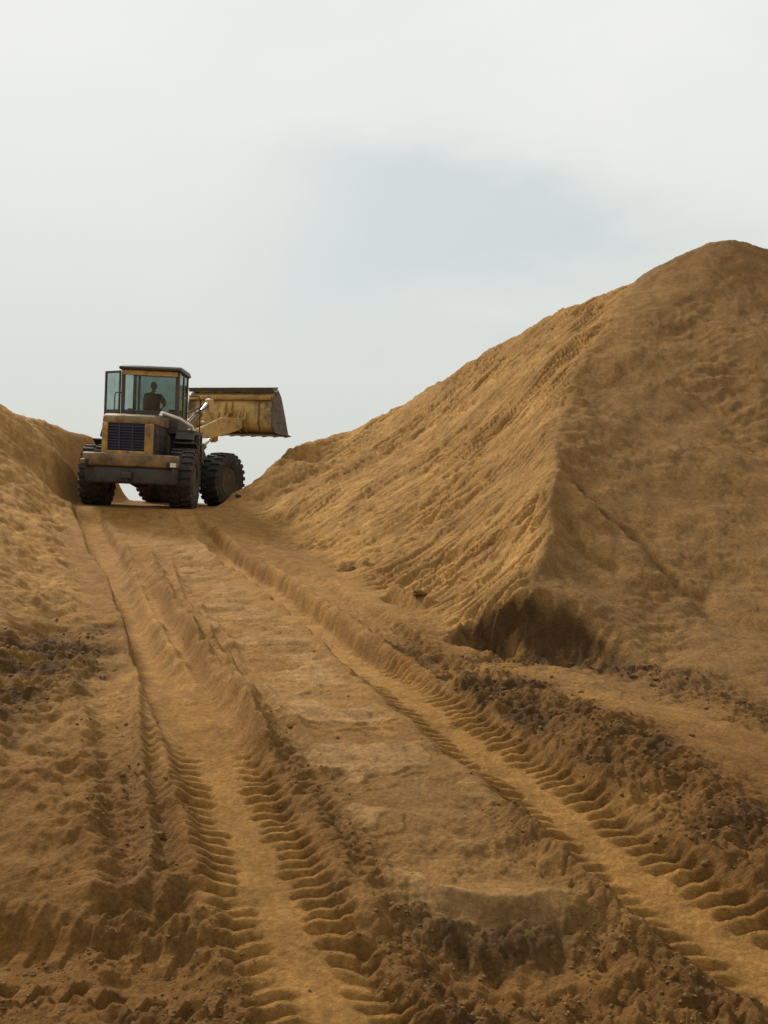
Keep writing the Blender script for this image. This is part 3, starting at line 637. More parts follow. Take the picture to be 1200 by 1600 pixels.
def tyre_bm():
    bm = bmesh.new(); h = TW / 2
    prof = [(0.40, -h * .72), (0.44, -h * .92), (0.56, -h), (0.66, -h * .97), (0.715, -h * .88), (0.735, -h * .6), (0.74, 0), (0.735, h * .6), (0.715, h * .88), (0.66, h * .97), (0.56, h), (0.44, h * .92), (0.40, h * .72)]
    add_lathe(bm, prof, 56)
    n = 24
    for k in range(n):
        for sd_ in (-1, 1):
            a0 = 2 * math.pi * (k + (0.5 if sd_ > 0 else 0)) / n
            t = bmesh.new(); vs_ = []
            for (yy, da, rad) in ((0.02, 0.10, TR), (0.02, 0.02, TR), (h * .96, -0.055, TR - .012), (h * .96, 0.075, TR - .012)):
                for rr_ in (rad, 0.69):
                    a = a0 + da; vs_.append(t.verts.new((rr_ * math.cos(a), sd_ * yy, rr_ * math.sin(a))))
            o = vs_; t.faces.new((o[0], o[2], o[4], o[6])); t.faces.new((o[1], o[7], o[5], o[3]))
            for i in range(4):
                j = (i + 1) % 4; t.faces.new((o[2 * i], o[2 * i + 1], o[2 * j + 1], o[2 * j]))
            # shoulder block down the sidewall
            for i in range(1): pass
            merge(bm, t)
            t = bmesh.new(); a = [a0 - .05, a0 + .07]
            q = [t.verts.new((r_ * math.cos(b_), sd_ * y_, r_ * math.sin(b_))) for r_, y_ in ((TR - .014, h * .95), (0.655, h * 1.02), (0.655, h * .9)) for b_ in a]
            t.faces.new((q[0], q[1], q[3], q[2])); t.faces.new((q[2], q[3], q[5], q[4])); t.faces.new((q[0], q[2], q[4])); t.faces.new((q[1], q[5], q[3])); t.faces.new((q[0], q[4], q[5], q[1]))
            merge(bm, t)
    return bm
def rim_bm(side):
    bm = bmesh.new(); h = TW / 2 * side
    add_lathe(bm, [(0.43, h * .80), (0.425, h * .95), (0.395, h * .93), (0.37, h * .55), (0.30, h * .42), (0.20, h * .45), (0.19, h * .72), (0.13, h * .80), (0.05, h * .82)], 36)
    for k in range(10):
        a = 2 * math.pi * k / 10
        add_tube(bm, [(0.25 * math.cos(a), h * .42, 0.25 * math.sin(a)), (0.25 * math.cos(a), h * .55, 0.25 * math.sin(a))], 0.02, 6)
    add_lathe(bm, [(0.41, -h * .8), (0.40, -h * .86), (0.36, -h * .5), (0.1, -h * .4)], 30)
    return bm
RIMM = dirty('muddy_rim', (0.10, 0.066, 0.03), (0.065, 0.045, 0.024), 0.7, (0.05, 0.034, 0.02), 0.5)
TYM = None
for (xx, sd_, front) in ((0, 1, 0), (0, -1, 0), (1.6, 1, 1), (1.6, -1, 1)):
    w = bpy.data.objects.new('wheel', None); COL.objects.link(w); w.parent = ROOT
    M = (FM if front else Matrix.Identity(4)) @ Matrix.Translation((xx, sd_ * HG, TR - 0.0)) @ Matrix.Rotation(R(random.uniform(0, 360)), 4, 'Y')
    w.matrix_local = M
    if TYM is None:
        t = new_obj('tyre', tyre_bm(), RUB, w, True); TYM = t.data
    else:
        t = bpy.data.objects.new('tyre', TYM); COL.objects.link(t); t.parent = w
    new_obj('rim', rim_bm(sd_), RIMM, w, True)

# rear frame, axle
bm = bmesh.new(); add_box(bm, -1.15, 1.5, -0.45, 0.45, 0.72, 1.30, 0.03); add_box(bm, 1.3, 1.72, -0.28, 0.28, 0.62, 0.72, 0.02); add_box(bm, 1.3, 1.72, -0.28, 0.28, 1.2, 1.32, 0.02)
new_obj('rear_frame', bm, DARK, ROOT)
def axle(M):
    bm = bmesh.new()
    add_lathe(bm, [(0.12, -0.85), (0.15, -0.5), (0.17, -0.3), (0.27, -0.12), (0.27, 0.12), (0.17, 0.3), (0.15, 0.5), (0.12, 0.85)], 20, M)
    t = bmesh.new(); bmesh.ops.create_uvsphere(t, u_segments=14, v_segments=10, radius=0.25); merge(bm, t, M @ Matrix.Translation((0.1, 0, 0)))
    return bm
new_obj('axle', axle(Matrix.Translation((0, 0, TR))), DARK, ROOT, True)
# counterweight: soiled yellow casting with a darker lower block, tow pin, tail lamps
bm = bmesh.new()
t = bmesh.new(); outline = [(-1.50, -0.78), (-1.50, 0.78), (-1.36, 1.08), (-1.02, 1.16), (-0.84, 1.16), (-0.84, -1.10), (-1.02, -1.10), (-1.36, -1.00)]
def add_slab(bm, outline, z0, z1, bev):
    t = bmesh.new(); a = [t.verts.new((p[0], p[1], z0)) for p in outline]; b = [t.verts.new((p[0], p[1], z1)) for p in outline]; n = len(outline)
    t.faces.new(a[::-1]); t.faces.new(b)
    for i in range(n): t.faces.new((a[i], a[(i + 1) % n], b[(i + 1) % n], b[i]))
    bmesh.ops.recalc_face_normals(t, faces=t.faces[:]); bmesh.ops.bevel(t, geom=t.edges[:], offset=bev, segments=3, affect='EDGES', profile=0.5); merge(bm, t)
add_slab(bm, outline, 1.02, 1.33, 0.05)
cw = new_obj('counterweight', bm, YELD, ROOT, True)
bm = bmesh.new(); add_slab(bm, [(-1.44, -0.74), (-1.44, 0.74), (-1.30, 1.02), (-0.86, 1.08), (-0.86, -1.08), (-1.30, -1.02)], 0.62, 1.03, 0.06)
lw_ = new_obj('lower_block', bm, DARK, cw, True)
bm = bmesh.new(); add_box(bm, -1.60, -1.42, -0.12, 0.12, 0.74, 0.9, 0.03); add_tube(bm, [(-1.54, 0, 0.68), (-1.54, 0, 0.98)], 0.035, 10)
new_obj('tow_hitch', bm, DARK, cw)
for sd_ in (-1, 1):
    Mx = Matrix.Translation((-1.33, sd_ * 0.95, 1.10)) @ Matrix.Rotation(sd_ * R(-40), 4, 'Z')
    bm = bmesh.new(); add_box(bm, -0.16, 0.02, -0.10, 0.10, -0.07, 0.07, 0.02, Mx)
    hs = new_obj('tail_lamp', bm, DARK, cw)
    bm = bmesh.new(); add_box(bm, -0.172, -0.150, -0.08, 0.08, -0.05, 0.05, 0.008, Mx); new_obj('lens', bm, LENS if sd_ < 0 else YELD, hs)

# engine hood with radiator opening
hood = None
bm = bmesh.new()
add_prism(bm, [(-1.30, 2.04), (-1.24, 2.22), (-1.05, 2.28), (0.66, 2.32), (0.66, 2.04)], -0.60, 0.60, 0.05)      # rounded top cover
hood = new_obj('engine_hood', bm, YELD, ROOT, True)
bm = bmesh.new(); add_box(bm, -1.18, 0.66, -0.56, 0.56, 1.31, 2.05, 0.02)
new_obj('side_panel', bm, DARK, hood)
for k, (a, b) in enumerate(((-0.9, -0.45), (-0.4, 0.05), (0.1, 0.55))):
    for sd_ in (-1, 1):
        bm = bmesh.new(); add_box(bm, a, b, sd_ * 0.562, sd_ * 0.575, 1.45, 1.95, 0.004)
        for q in range(5): add_box(bm, a + 0.05, b - 0.05, sd_ * 0.575, sd_ * 0.59, 1.54 + q * .07, 1.57 + q * .07)
        new_obj('louvred_door', bm, DARK, hood)
bm = bmesh.new()
add_box(bm, -1.32, -1.16, -0.59, -0.40, 1.31, 2.06, 0.03); add_box(bm, -1.32, -1.16, 0.46, 0.59, 1.31, 2.06, 0.03); add_box(bm, -1.318, -1.16, -0.41, 0.47, 1.30, 1.40, 0.02)
gf = new_obj('grille_frame', bm, YEL, hood, True)
bm = bmesh.new(); add_box(bm, -1.23, -1.16, -0.41, 0.47, 1.39, 2.05); new_obj('radiator', bm, RADI, gf)
for q in range(9):
    bm = bmesh.new(); add_box(bm, -1.285, -1.245, -0.40, 0.46, 1.435 + q * .066, 1.457 + q * .066); new_obj('grille_slat', bm, RADI, gf)
for yy in (-0.12, 0.19):
    bm = bmesh.new(); add_box(bm, -1.295, -1.275, yy - .012, yy + .012, 1.40, 2.04); new_obj('grille_bar', bm, DARK, gf)
bm = bmesh.new(); add_tube(bm, [(0.25, 0.3, 2.28), (0.25, 0.3, 2.46)], 0.05, 12); add_lathe(bm, [(0.09, -.10), (0.10, -.05), (0.10, .05), (0.09, .10)], 16, Matrix.Translation((0.25, 0.3, 2.40)) @ Matrix.Rotation(R(90), 4, 'X'))
new_obj('air_intake', bm, DARK, hood, True)

for o_ in [hood]: o_.location.y = 0.07
# cab platform, fuel tank, steps, handrails
bm = bmesh.new(); add_box(bm, 0.62, 2.0, -1.18, 1.18, 1.93, 2.05, 0.02)
for sd_ in (-1, 1): add_prism(bm, [(0.62, 1.99), (0.45, 1.80), (0.52, 1.76), (0.70, 1.93)], sd_ * 0.72, sd_ * 1.18, 0.0)
plat = new_obj('cab_platform', bm, DARK, ROOT)
for sd_ in (-1, 1):
    bm = bmesh.new(); add_box(bm, 0.92, 1.62, sd_ * 0.55, sd_ * 1.02, 1.02, 1.92, 0.05)
    new_obj('fuel_tank' if sd_ < 0 else 'hydraulic_tank', bm, DARK, ROOT, True)
    for q in range(4):
        bm = bmesh.new(); add_box(bm, 1.02, 1.52, sd_ * 1.04, sd_ * 1.24, 0.62 + q * .36, 0.65 + q * .36, 0.005); new_obj('step', bm, DARK, plat)
    for xx in (1.0, 1.54):
        bm = bmesh.new(); add_box(bm, xx - .015, xx + .015, sd_ * 1.18, sd_ * 1.24, 0.58, 1.93); new_obj('step_rail', bm, DARK, plat)
    bm = bmesh.new(); add_tube(bm, [(1.62, sd_ * 1.14, 2.05), (1.62, sd_ * 1.14, 2.9), (1.55, sd_ * 1.10, 3.0), (1.5, sd_ * 0.86, 3.0)], 0.018, 8); new_obj('handrail', bm, DARK, plat, True)
# sky-lit plate edge painted as a white tube, hood to right fender
bm = bmesh.new(); add_tube(bm, [(-0.40, -0.50, 2.30), (-0.32, -0.52, 2.40), (0.30, -0.84, 2.30), (0.60, -1.10, 2.14), (0.68, -1.15, 2.02)], 0.045, 10)
new_obj('skylit_edge_tube', bm, SKYLIT, ROOT, True)
# rear fender over the right and left tyre front quarter
for sd_ in (-1, 1):
    bm = bmesh.new(); pr = []
    for k in range(8):
        a = R(20 + k * 8); pr.append((math.cos(a) * 0.93, TR + math.sin(a) * 0.93))
    pr += [(p[0] * 1.03, TR + (p[1] - TR) * 1.03) for p in pr[::-1]]
    add_prism(bm, pr, sd_ * 0.72, sd_ * 1.30); new_obj('mudguard', bm, DARK, ROOT, True)

# cab
CX0, CX1, CW, CZ0, CZ1 = 0.66, 2.02, 0.74, 2.055, 3.52
bm = bmesh.new()
add_box(bm, CX0, CX1, -CW, CW, CZ0, CZ0 + 0.06, 0.01)
add_box(bm, CX0, CX0 + .05, -CW, CW, CZ0 + .055, 2.50, 0.01)
add_box(bm, CX1 - .05, CX1, -CW, CW, CZ0 + .055, 2.35, 0.01)
add_box(bm, CX0 + .06, CX1 - .06, -CW, -CW + .05, CZ0 + .055, 2.42, 0.01)
cab = new_obj('cab', bm, CABM, ROOT)
for (xa, ya, wx, wy) in ((CX0, CW, .08, .09), (CX0, -CW + .10, .10, .10), (CX1 - .08, CW, .08, .08), (CX1 - .08, -CW + .08, .08, .08), (1.36, -CW + .05, .05, .05)):
    bm = bmesh.new(); add_box(bm, xa + .002, xa + wx, ya - wy, ya - .002, CZ0 + .06, CZ1, 0.008); new_obj('pillar', bm, CABM, cab)
bm = bmesh.new(); add_box(bm, CX0 + .012, CX0 + .055, 0.26, 0.31, 2.5, CZ1); new_obj('window_divider', bm, CABM, cab)
bm = bmesh.new(); add_prism(bm, [(CX0 - .10, CZ1), (CX0 - .12, CZ1 + .07), (CX0 + .0, CZ1 + .13), (CX1 - .1, CZ1 + .13), (CX1 + .08, CZ1 + .06), (CX1 + .08, CZ1)], -CW - .05, CW + .05, 0.03)
roof = new_obj('roof', bm, CABM, cab, True)
bm = bmesh.new(); add_box(bm, CX0 - .045, CX0 - .003, -CW + .04, CW - .02, CZ1 - .13, CZ1 - .004, 0.012); new_obj('roof_fascia', bm, YEL, roof)
def pane(name, x0, x1, y0, y1, z0, z1):
    bm = bmesh.new(); add_box(bm, x0, x1, y0, y1, z0, z1); return new_obj(name, bm, GLASS, cab)
pane('rear_window', CX0 + .028, CX0 + .033, -CW + .10, 0.26, 2.5, CZ1 - .12)
pane('rear_window', CX0 + .028, CX0 + .033, 0.31, CW - .09, 2.5, CZ1 - .12)
pane('windscreen', CX1 - .033, CX1 - .028, -CW + .08, CW - .08, 2.35, CZ1)
pane('side_window', CX0 + .1, 1.36, -CW + .02, -CW + .025, 2.42, CZ1)
pane('side_window', 1.41, CX1 - .08, -CW + .02, -CW + .025, 2.42, CZ1)
# opened left door
DM = Matrix.Translation((CX0 + .02, CW + .02, 0)) @ Matrix.Rotation(R(52), 4, 'Z')
bm = bmesh.new(); W_ = 0.62
add_box(bm, 0, .05, -.02, .02, 2.06, 3.50, 0.006, DM); add_box(bm, W_ - .06, W_, -.02, .02, 2.06, 3.50, 0.006, DM)
add_box(bm, .052, W_ - .062, -.02, .02, 3.44, 3.498, 0.006, DM); add_box(bm, .052, W_ - .062, -.02, .02, 2.06, 2.50, 0.006, DM)
door = new_obj('door', bm, CABM, cab)
bm = bmesh.new(); add_box(bm, .05, W_ - .06, -.003, .003, 2.5, 3.44, 0, DM); new_obj('door_pane', bm, GLASS, door)
bm = bmesh.new(); add_tube(bm, [DM @ Vector((W_ - .1, .02, 2.35)), DM @ Vector((W_ - .1, .06, 2.38)), DM @ Vector((W_ - .1, .06, 2.6)), DM @ Vector((W_ - .1, .02, 2.63))], 0.012, 8); new_obj('door_handle', bm, DARK, door)
# interior
bm = bmesh.new(); add_box(bm, 0.86, 1.30, -.25, .25, 2.28, 2.42, 0.04); new_obj('seat', bm, VINYL, cab, True)
bm = bmesh.new(); add_box(bm, 0.84, 0.93, -.22, .22, 2.40, 2.82, 0.04); new_obj('seat_back', bm, VINYL, cab, True)
bm = bmesh.new(); add_box(bm, 0.95, 1.2, -.16, .16, 2.10, 2.285, 0.02); new_obj('seat_base', bm, DARK, cab)
bm = bmesh.new(); add_tube(bm, [(1.85, 0, 2.1), (1.68, 0, 2.78)], 0.04, 10); new_obj('steering_column', bm, DARK, cab)
bm = bmesh.new(); ring = [(1.66 + .06 * math.cos(a), .2 * math.sin(a), 2.79 + .19 * math.cos(a)) for a in [2 * math.pi * k / 20 for k in range(21)]]; add_tube(bm, ring, 0.016, 8); add_tube(bm, [(1.66, -.19, 2.79), (1.66, .19, 2.79)], .014, 6)
new_obj('steering_wheel', bm, DARK, cab, True)
bm = bmesh.new(); add_box(bm, 1.72, 1.95, -.6, .6, 2.1, 2.48, 0.03); new_obj('dashboard', bm, VINYL, cab, True)
bm = bmesh.new(); add_box(bm, 1.0, 1.55, -.70, -.42, 2.1, 2.58, 0.03); add_tube(bm, [(1.45, -.55, 2.55), (1.42, -.55, 2.78)], .014, 6); add_tube(bm, [(1.33, -.55, 2.55), (1.31, -.55, 2.75)], .014, 6)
new_obj('control_console', bm, VINYL, cab, True)

# ---- front frame (steered)
bm = bmesh.new(); add_box(bm, -0.12, 0.5, -.24, .24, 0.73, 1.19, 0.02, FM); add_box(bm, 0.40, 2.1, -0.42, 0.42, 0.70, 1.30, 0.03, FM)
ff_ = new_obj('front_frame', bm, YELD, ROOT)
for sd_ in (-1, 1):
    bm = bmesh.new(); add_prism(bm, [(0.5, 1.25), (1.9, 1.25), (1.65, 1.6), (1.30, 2.12), (1.10, 2.2), (0.88, 2.12), (0.62, 1.6)], sd_ * .33, sd_ * .41, 0.008, FM); new_obj('tower_plate', bm, YELD, ff_)
new_obj('axle', axle(FM @ Matrix.Translation((1.6, 0, TR))), DARK, ROOT, True)
PIV = (1.08, 2.02); HNG = (3.48, 2.54)
def cylinder(name, a, b, y, r, split=0.58, parent=ROOT):
    a = Vector((a[0], y, a[1])); b = Vector((b[0], y, b[1])); m = a.lerp(b, split)
    bm = bmesh.new(); add_tube(bm, [a, m], r, 14, FM); add_tube(bm, [a.lerp(b, split - .03), a.lerp(b, split + .015)], r * 1.18, 14, FM)
    for q in (a,): add_lathe(bm, [(r * .9, -.06), (r * .9, .06)], 14, FM @ Matrix.Translation(q))
    o = new_obj(name, bm, YELD, parent, True)
    bm = bmesh.new(); add_tube(bm, [m, b], r * .5, 12, FM); add_lathe(bm, [(r * .9, -.06), (r * .9, .06)], 14, FM @ Matrix.Translation(b)); new_obj('rod', bm, CHROME, o, True)
dx, dz = HNG[0] - PIV[0], HNG[1] - PIV[1]
def along(t, h=0): 
    L = math.hypot(dx, dz); return (PIV[0] + dx * t - dz / L * h, PIV[1] + dz * t + dx / L * h)
for sd_ in (-1, 1):
    bm = bmesh.new()
    pr = [along(-.05, -.10), along(.25, -.20), along(.55, -.22), along(.85, -.20), along(1.03, -.13), along(1.05, .10), along(.85, .17), along(.55, .30), along(.25, .20), along(-.05, .12)]
    add_prism(bm, pr, sd_ * .44, sd_ * .53, 0.015, FM); new_obj('lift_arm', bm, PALE, ROOT)
    cylinder('lift_cylinder', (0.75, 1.05), along(.52, -.10), sd_ * .60 if False else sd_ * .36, 0.075)
bm = bmesh.new(); a = along(.60, .05); add_tube(bm, [(a[0], -.45, a[1]), (a[0], .45, a[1])], 0.12, 16, FM); new_obj('cross_tube', bm, YEL, ROOT, True)
# bell crank, tilt cylinder and link
bc = along(.60, .12)
top = (bc[0] - .10, bc[1] + .62); low = (bc[0] + .22, bc[1] - .50)
bm = bmesh.new(); add_prism(bm, [(top[0] - .10, top[1] + .04), (top[0] + .08, top[1] + .08), (bc[0] + .20, bc[1] + .12), (bc[0] + .22, bc[1] - .10), (low[0] + .10, low[1] - .02), (low[0] - .06, low[1] - .08), (bc[0] - .20, bc[1] - .06)], -.09, .09, 0.02, FM)
new_obj('bell_crank', bm, PALE, ROOT)
cylinder('tilt_cylinder', (1.12, 1.98), top, 0.0, 0.095, 0.62)
# ---- bucket
BX, BZ, BW = HNG[0] - 0.02, HNG[1] - 0.33, 1.48
bm = bmesh.new(); add_prism(bm, [(low[0], low[1] + .07), (low[0], low[1] - .07), (BX + .05, BZ + .60), (BX + .05, BZ + .74)], -.05, .05, 0.01, FM); new_obj('tilt_link', bm, YEL, ROOT)
bp_ = [(1.02, 0.0), (0.30, 0.02), (0.13, 0.09), (0.04, 0.24), (0.0, 0.45), (0.0, 0.95), (0.04, 1.14), (0.16, 1.30), (0.30, 1.42)]
bp_ = [(p[0], p[1] * 0.94) for p in bp_]
inner = [(p[0] + .035 * (1 if i > 2 else .3), p[1] + (.035 if i < 4 else 0)) for i, p in enumerate(bp_)]
prof = [(BX + p[0], BZ + p[1]) for p in bp_] + [(BX + p[0], BZ + p[1]) for p in inner[::-1]]
bm = bmesh.new(); t = bmesh.new()
a = [[t.verts.new((q[0], yy, q[1])) for q in prof] for yy in (-BW, BW)]; n = len(prof)
for i in range(n): t.faces.new((a[0][i], a[1][i], a[1][(i + 1) % n], a[0][(i + 1) % n]))
nb = len(bp_)
for s_ in (0, 1):
    for i in range(nb - 1): t.faces.new((a[s_][i], a[s_][i + 1], a[s_][n - 2 - i], a[s_][n - 1 - i]))
bmesh.ops.recalc_face_normals(t, faces=t.faces[:]); merge(bm, t, FM)
bucket = new_obj('bucket', bm, BUCK, ROOT, True)
for sd_ in (-1, 1):
    bm = bmesh.new(); pr = [(BX + p[0], BZ + p[1]) for p in bp_] + [(BX + .50, BZ + 1.13), (BX + .80, BZ + .52)]
    add_prism(bm, pr, sd_ * (BW + .002), sd_ * (BW + .034), 0.0, FM); new_obj('side_plate', bm, STEEL, bucket)
bm = bmesh.new(); add_prism(bm, [(BX + .26, BZ + 1.32), (BX + .02, BZ + 1.25), (BX - .03, BZ + 1.37), (BX + .30, BZ + 1.42)], -BW - .03, BW + .03, 0.012, FM); new_obj('top_lip', bm, STEEL, bucket)
bm = bmesh.new(); add_box(bm, BX - .08, BX + .03, -BW + .04, BW - .04, BZ + 1.00, BZ + 1.14, 0.02, FM); new_obj('stiffener_bar', bm, YEL, bucket, True)
bm = bmesh.new(); add_prism(bm, [(BX + .98, BZ - .03), (BX + 1.20, BZ - .01), (BX + .98, BZ + .035)], -BW - .03, BW + .03, 0, FM); new_obj('cutting_edge', bm, STEEL, bucket)
for k in range(8):
    yy = -BW + .1 + k * (2 * BW - .2) / 7
    bm = bmesh.new(); add_prism(bm, [(BX + 1.05, BZ - .05), (BX + 1.38, BZ + .0), (BX + 1.12, BZ + .06)], yy - .05, yy + .05, 0, FM); new_obj('tooth', bm, STEEL, bucket)
bm = bmesh.new(); add_box(bm, BX + .02, BX + .90, -BW + .02, BW - .02, BZ - .035, BZ - .004, 0.005, FM); new_obj('wear_plate', bm, STEEL, bucket)
for yy in (-.60, -.38, .38, .60):
    bm = bmesh.new(); add_prism(bm, [(BX + .06, BZ + .02), (BX - .10, BZ + .22), (BX - .10, BZ + .42), (BX + .005, BZ + .70)], yy - .025, yy + .025, 0.006, FM); new_obj('hinge_bracket', bm, YEL, bucket)
for yy in (-.11, .11):
    bm = bmesh.new(); add_prism(bm, [(BX + .01, BZ + .48), (BX - .10, BZ + .60), (BX - .10, BZ + .76), (BX + .01, BZ + .95)], yy - .025, yy + .025, 0.006, FM); new_obj('link_bracket', bm, YEL, bucket)
for yy in (-1.05, 1.05):
    bm = bmesh.new(); add_prism(bm, [(BX + .10, BZ + .10), (BX - .03, BZ + .30), (BX - .03, BZ + 0.985), (BX + .01, BZ + 0.985)], yy - .02, yy + .02, 0, FM); new_obj('rib', bm, YELD, bucket)
for k in range(2):
    bm = bmesh.new(); add_tube(bm, [(0.8, .12 - .24 * k, 1.5), (1.0, .14 - .28 * k, 2.2), (1.5, .13 - .26 * k, 2.62), (bc[0] - .3, .12 - .24 * k, top[1] - .18)], .022, 8, FM); new_obj('hydraulic_hose', bm, DARK, ROOT, True)

# ------------------------------------------------------------------ driver, seated in the cab
def driver():
    me = bpy.data.meshes.new('person'); bm = bmesh.new()
    J = {'pel': (1.06, 0, 2.50, .150, .125), 'bel': (1.06, 0, 2.66, .145, .12), 'che': (1.05, 0, 2.84, .165, .12), 'nkb': (1.05, 0, 2.99, .075, .07), 'nk': (1.07, 0, 3.05, .058, .058)}
    ed = [('pel', 'bel'), ('bel', 'che'), ('che', 'nkb'), ('nkb', 'nk')]
    for s, n_ in ((1, 'l'), (-1, 'r')):
        J['sh' + n_] = (1.05, s * .19, 2.92, .068, .068); J['el' + n_] = (1.22, s * .27, 2.70, .050, .050); J['wr' + n_] = (1.50, s * .19, 2.80, .035, .035)
        J['hp' + n_] = (1.10, s * .10, 2.50, .095, .09); J['kn' + n_] = (1.52, s * .15, 2.55, .068, .068); J['an' + n_] = (1.60, s * .15, 2.19, .046, .046); J['ft' + n_] = (1.76, s * .16, 2.15, .04, .035)
        ed += [('che', 'sh' + n_), ('sh' + n_, 'el' + n_), ('el' + n_, 'wr' + n_), ('pel', 'hp' + n_), ('hp' + n_, 'kn' + n_), ('kn' + n_, 'an' + n_), ('an' + n_, 'ft' + n_)]
        # hand closed on the wheel rim: palm, four fingers, thumb
        J['pa' + n_] = (1.58, s * .185, 2.825, .032, .028); ed.append(('wr' + n_, 'pa' + n_))
        for k, off in enumerate((-.03, -.010, .010, .028)):
            a, b = 'fa%d%s' % (k, n_), 'fb%d%s' % (k, n_)
            J[a] = (1.645, s * .185 + off * .5, 2.83 + off, .0105, .0105); J[b] = (1.672 - .004 * k, s * .20 + off * .3, 2.795 + off, .009, .009); ed += [('pa' + n_, a), (a, b)]
        J['th' + n_] = (1.60, s * .15, 2.85, .012, .012); J['ti' + n_] = (1.645, s * .150, 2.86, .010, .010); ed += [('pa' + n_, 'th' + n_), ('th' + n_, 'ti' + n_)]
    ix = {}
    for k, v in J.items(): ix[k] = bm.verts.new(v[:3])
    for a, b in ed: bm.edges.new((ix[a], ix[b]))
    bm.verts.index_update(); order = {k: v.index for k, v in ix.items()}
    bm.to_mesh(me); bm.free()
    o = bpy.data.objects.new('person', me); COL.objects.link(o)
    md = o.modifiers.new('skin', 'SKIN'); md.use_smooth_shade = True
    sv = me.skin_vertices[0].data if me.skin_vertices else None
    if sv is None:
        bm = bmesh.new(); bm.from_mesh(me); bm.verts.layers.skin.verify(); bm.to_mesh(me); bm.free(); sv = me.skin_vertices[0].data
    for k, v in J.items():
        sv[order[k]].radius = (v[3], v[4]); sv[order[k]].use_root = (k == 'pel')
    o.modifiers.new('sub', 'SUBSURF').levels = 2; o.modifiers['sub'].render_levels = 2
    me.materials.append(CLOTH)
    o.matrix_world = ROOT_M
    # head with face, ears and hair as children of the figure
    bm = bmesh.new(); t = bmesh.new(); bmesh.ops.create_uvsphere(t, u_segments=24, v_segments=18, radius=1.0)
    for v in t.verts:
        x, y, z = v.co
        jaw = 1.0 - 0.28 * max(0, -z) ** 1.3
        v.co = Vector((x * .098 * (1 - .10 * max(0, -z)) + .012 * max(0, -z), y * .076 * jaw, z * .118))
        if x > .75 and abs(y) < .22 and -.30 < z < .12: v.co.x += .022 * (1 - abs(y) / .22) * (1 - abs(z + .12) / .25 if abs(z + .12) < .25 else 0)
        if x > .6 and .1 < abs(y) < .5 and 0 < z < .28: v.co.x -= .008
    merge(bm, t, Matrix.Translation((1.095, 0, 3.165)))
    for s in (-1, 1):
        t = bmesh.new(); bmesh.ops.create_uvsphere(t, u_segments=10, v_segments=8, radius=1.0)
        for v in t.verts: v.co = Vector((v.co.x * .02, v.co.y * .012, v.co.z * .03))
        merge(bm, t, Matrix.Translation((1.09, s * .078, 3.155)))
    h = new_obj('head', bm, SKIN, o, True)
    bm = bmesh.new(); t = bmesh.new(); bmesh.ops.create_uvsphere(t, u_segments=22, v_segments=14, radius=1.0)
    for v in list(t.verts):
        x, y, z = v.co
        v.co = Vector((x * .106, y * .085, z * .124))
    bmesh.ops.delete(t, geom=[v for v in t.verts if v.co.z < -.045 or (v.co.x > .055 and v.co.z < .055)], context='VERTS')
    merge(bm, t, Matrix.Translation((1.090, 0, 3.172))); new_obj('hair', bm, HAIR, h, True)
    for s in (-1, 1):
        bm = bmesh.new(); t = bmesh.new(); bmesh.ops.create_uvsphere(t, u_segments=8, v_segments=6, radius=.011); merge(bm, t, Matrix.Translation((1.180, s * .031, 3.178))); new_obj('eye', bm, HAIR, h)
    bm = bmesh.new(); add_box(bm, 1.182, 1.190, -.024, .024, 3.092, 3.100, 0.002); new_obj('mouth', bm, HAIR, h)
    tag(o, 'driver in dark green clothes seated in the loader cab, seen from behind', 'person')
CLOTH = dirty('dark_green_cloth', (0.020, 0.042, 0.036), (0.028, 0.055, 0.046), 0.85, (0.05, 0.05, 0.04), 0.2, scale=8)
SKIN = dirty('skin', (0.20, 0.11, 0.075), (0.23, 0.13, 0.085), 0.55, (0.2, 0.11, 0.075), 0.0)
HAIR = dirty('dark_hair', (0.012, 0.011, 0.010), (0.02, 0.017, 0.014), 0.6, (0.02, 0.02, 0.02), 0.0)
from mathutils import Euler
ROOT_M = Matrix.Translation(ROOT.location) @ Euler(ROOT.rotation_euler).to_matrix().to_4x4()
driver()
# ------------------------------------------------------------------ loose soil
def clod_mesh(name, seed, sub=1, flat=0.7):
    rs = np.random.RandomState(seed); bm = bmesh.new(); bmesh.ops.create_icosphere(bm, subdivisions=sub, radius=1.0)
    k = rs.randn(3, 3); ph = rs.rand(3) * 6
    for v in bm.verts:
        f = 1 + 0.22 * math.sin(v.co.dot(Vector(k[0])) * 2.2 + ph[0]) + 0.16 * math.sin(v.co.dot(Vector(k[1])) * 3.1 + ph[1]) + 0.05 * rs.randn()
        f *= 1 + 0.35 * mnoise.noise(v.co * 2.1 + Vector((seed, 0, 0))) + 0.22 * mnoise.noise(v.co * 4.7 + Vector((0, seed, 0))) + 0.10 * mnoise.noise(v.co * 11)
        v.co = v.co * f; v.co.z *= flat
    me = bpy.data.meshes.new(name); bm.to_mesh(me); bm.free(); return me
def soil_plain(name, col, col2):
    m = dirty(name, col, col2, 0.95, (0.10, 0.055, 0.020), 0.35, scale=30); m.node_tree.nodes['Principled BSDF'].inputs['Specular IOR Level'].default_value = 0.1; return m
CL1 = soil_plain('clod_soil', (0.20, 0.112, 0.040), (0.13, 0.070, 0.025)); CL2 = soil_plain('dark_stone', (0.025, 0.023, 0.021), (0.04, 0.036, 0.03))
CL3 = soil_plain('clod_lump', (0.17, 0.090, 0.030), (0.11, 0.058, 0.020))
clods = [clod_mesh('soil_clod_%d' % k, 100 + k, 3) for k in range(6)]
for m_ in clods: m_.materials.append(CL3); m_.polygons.foreach_set('use_smooth', [True] * len(m_.polygons))
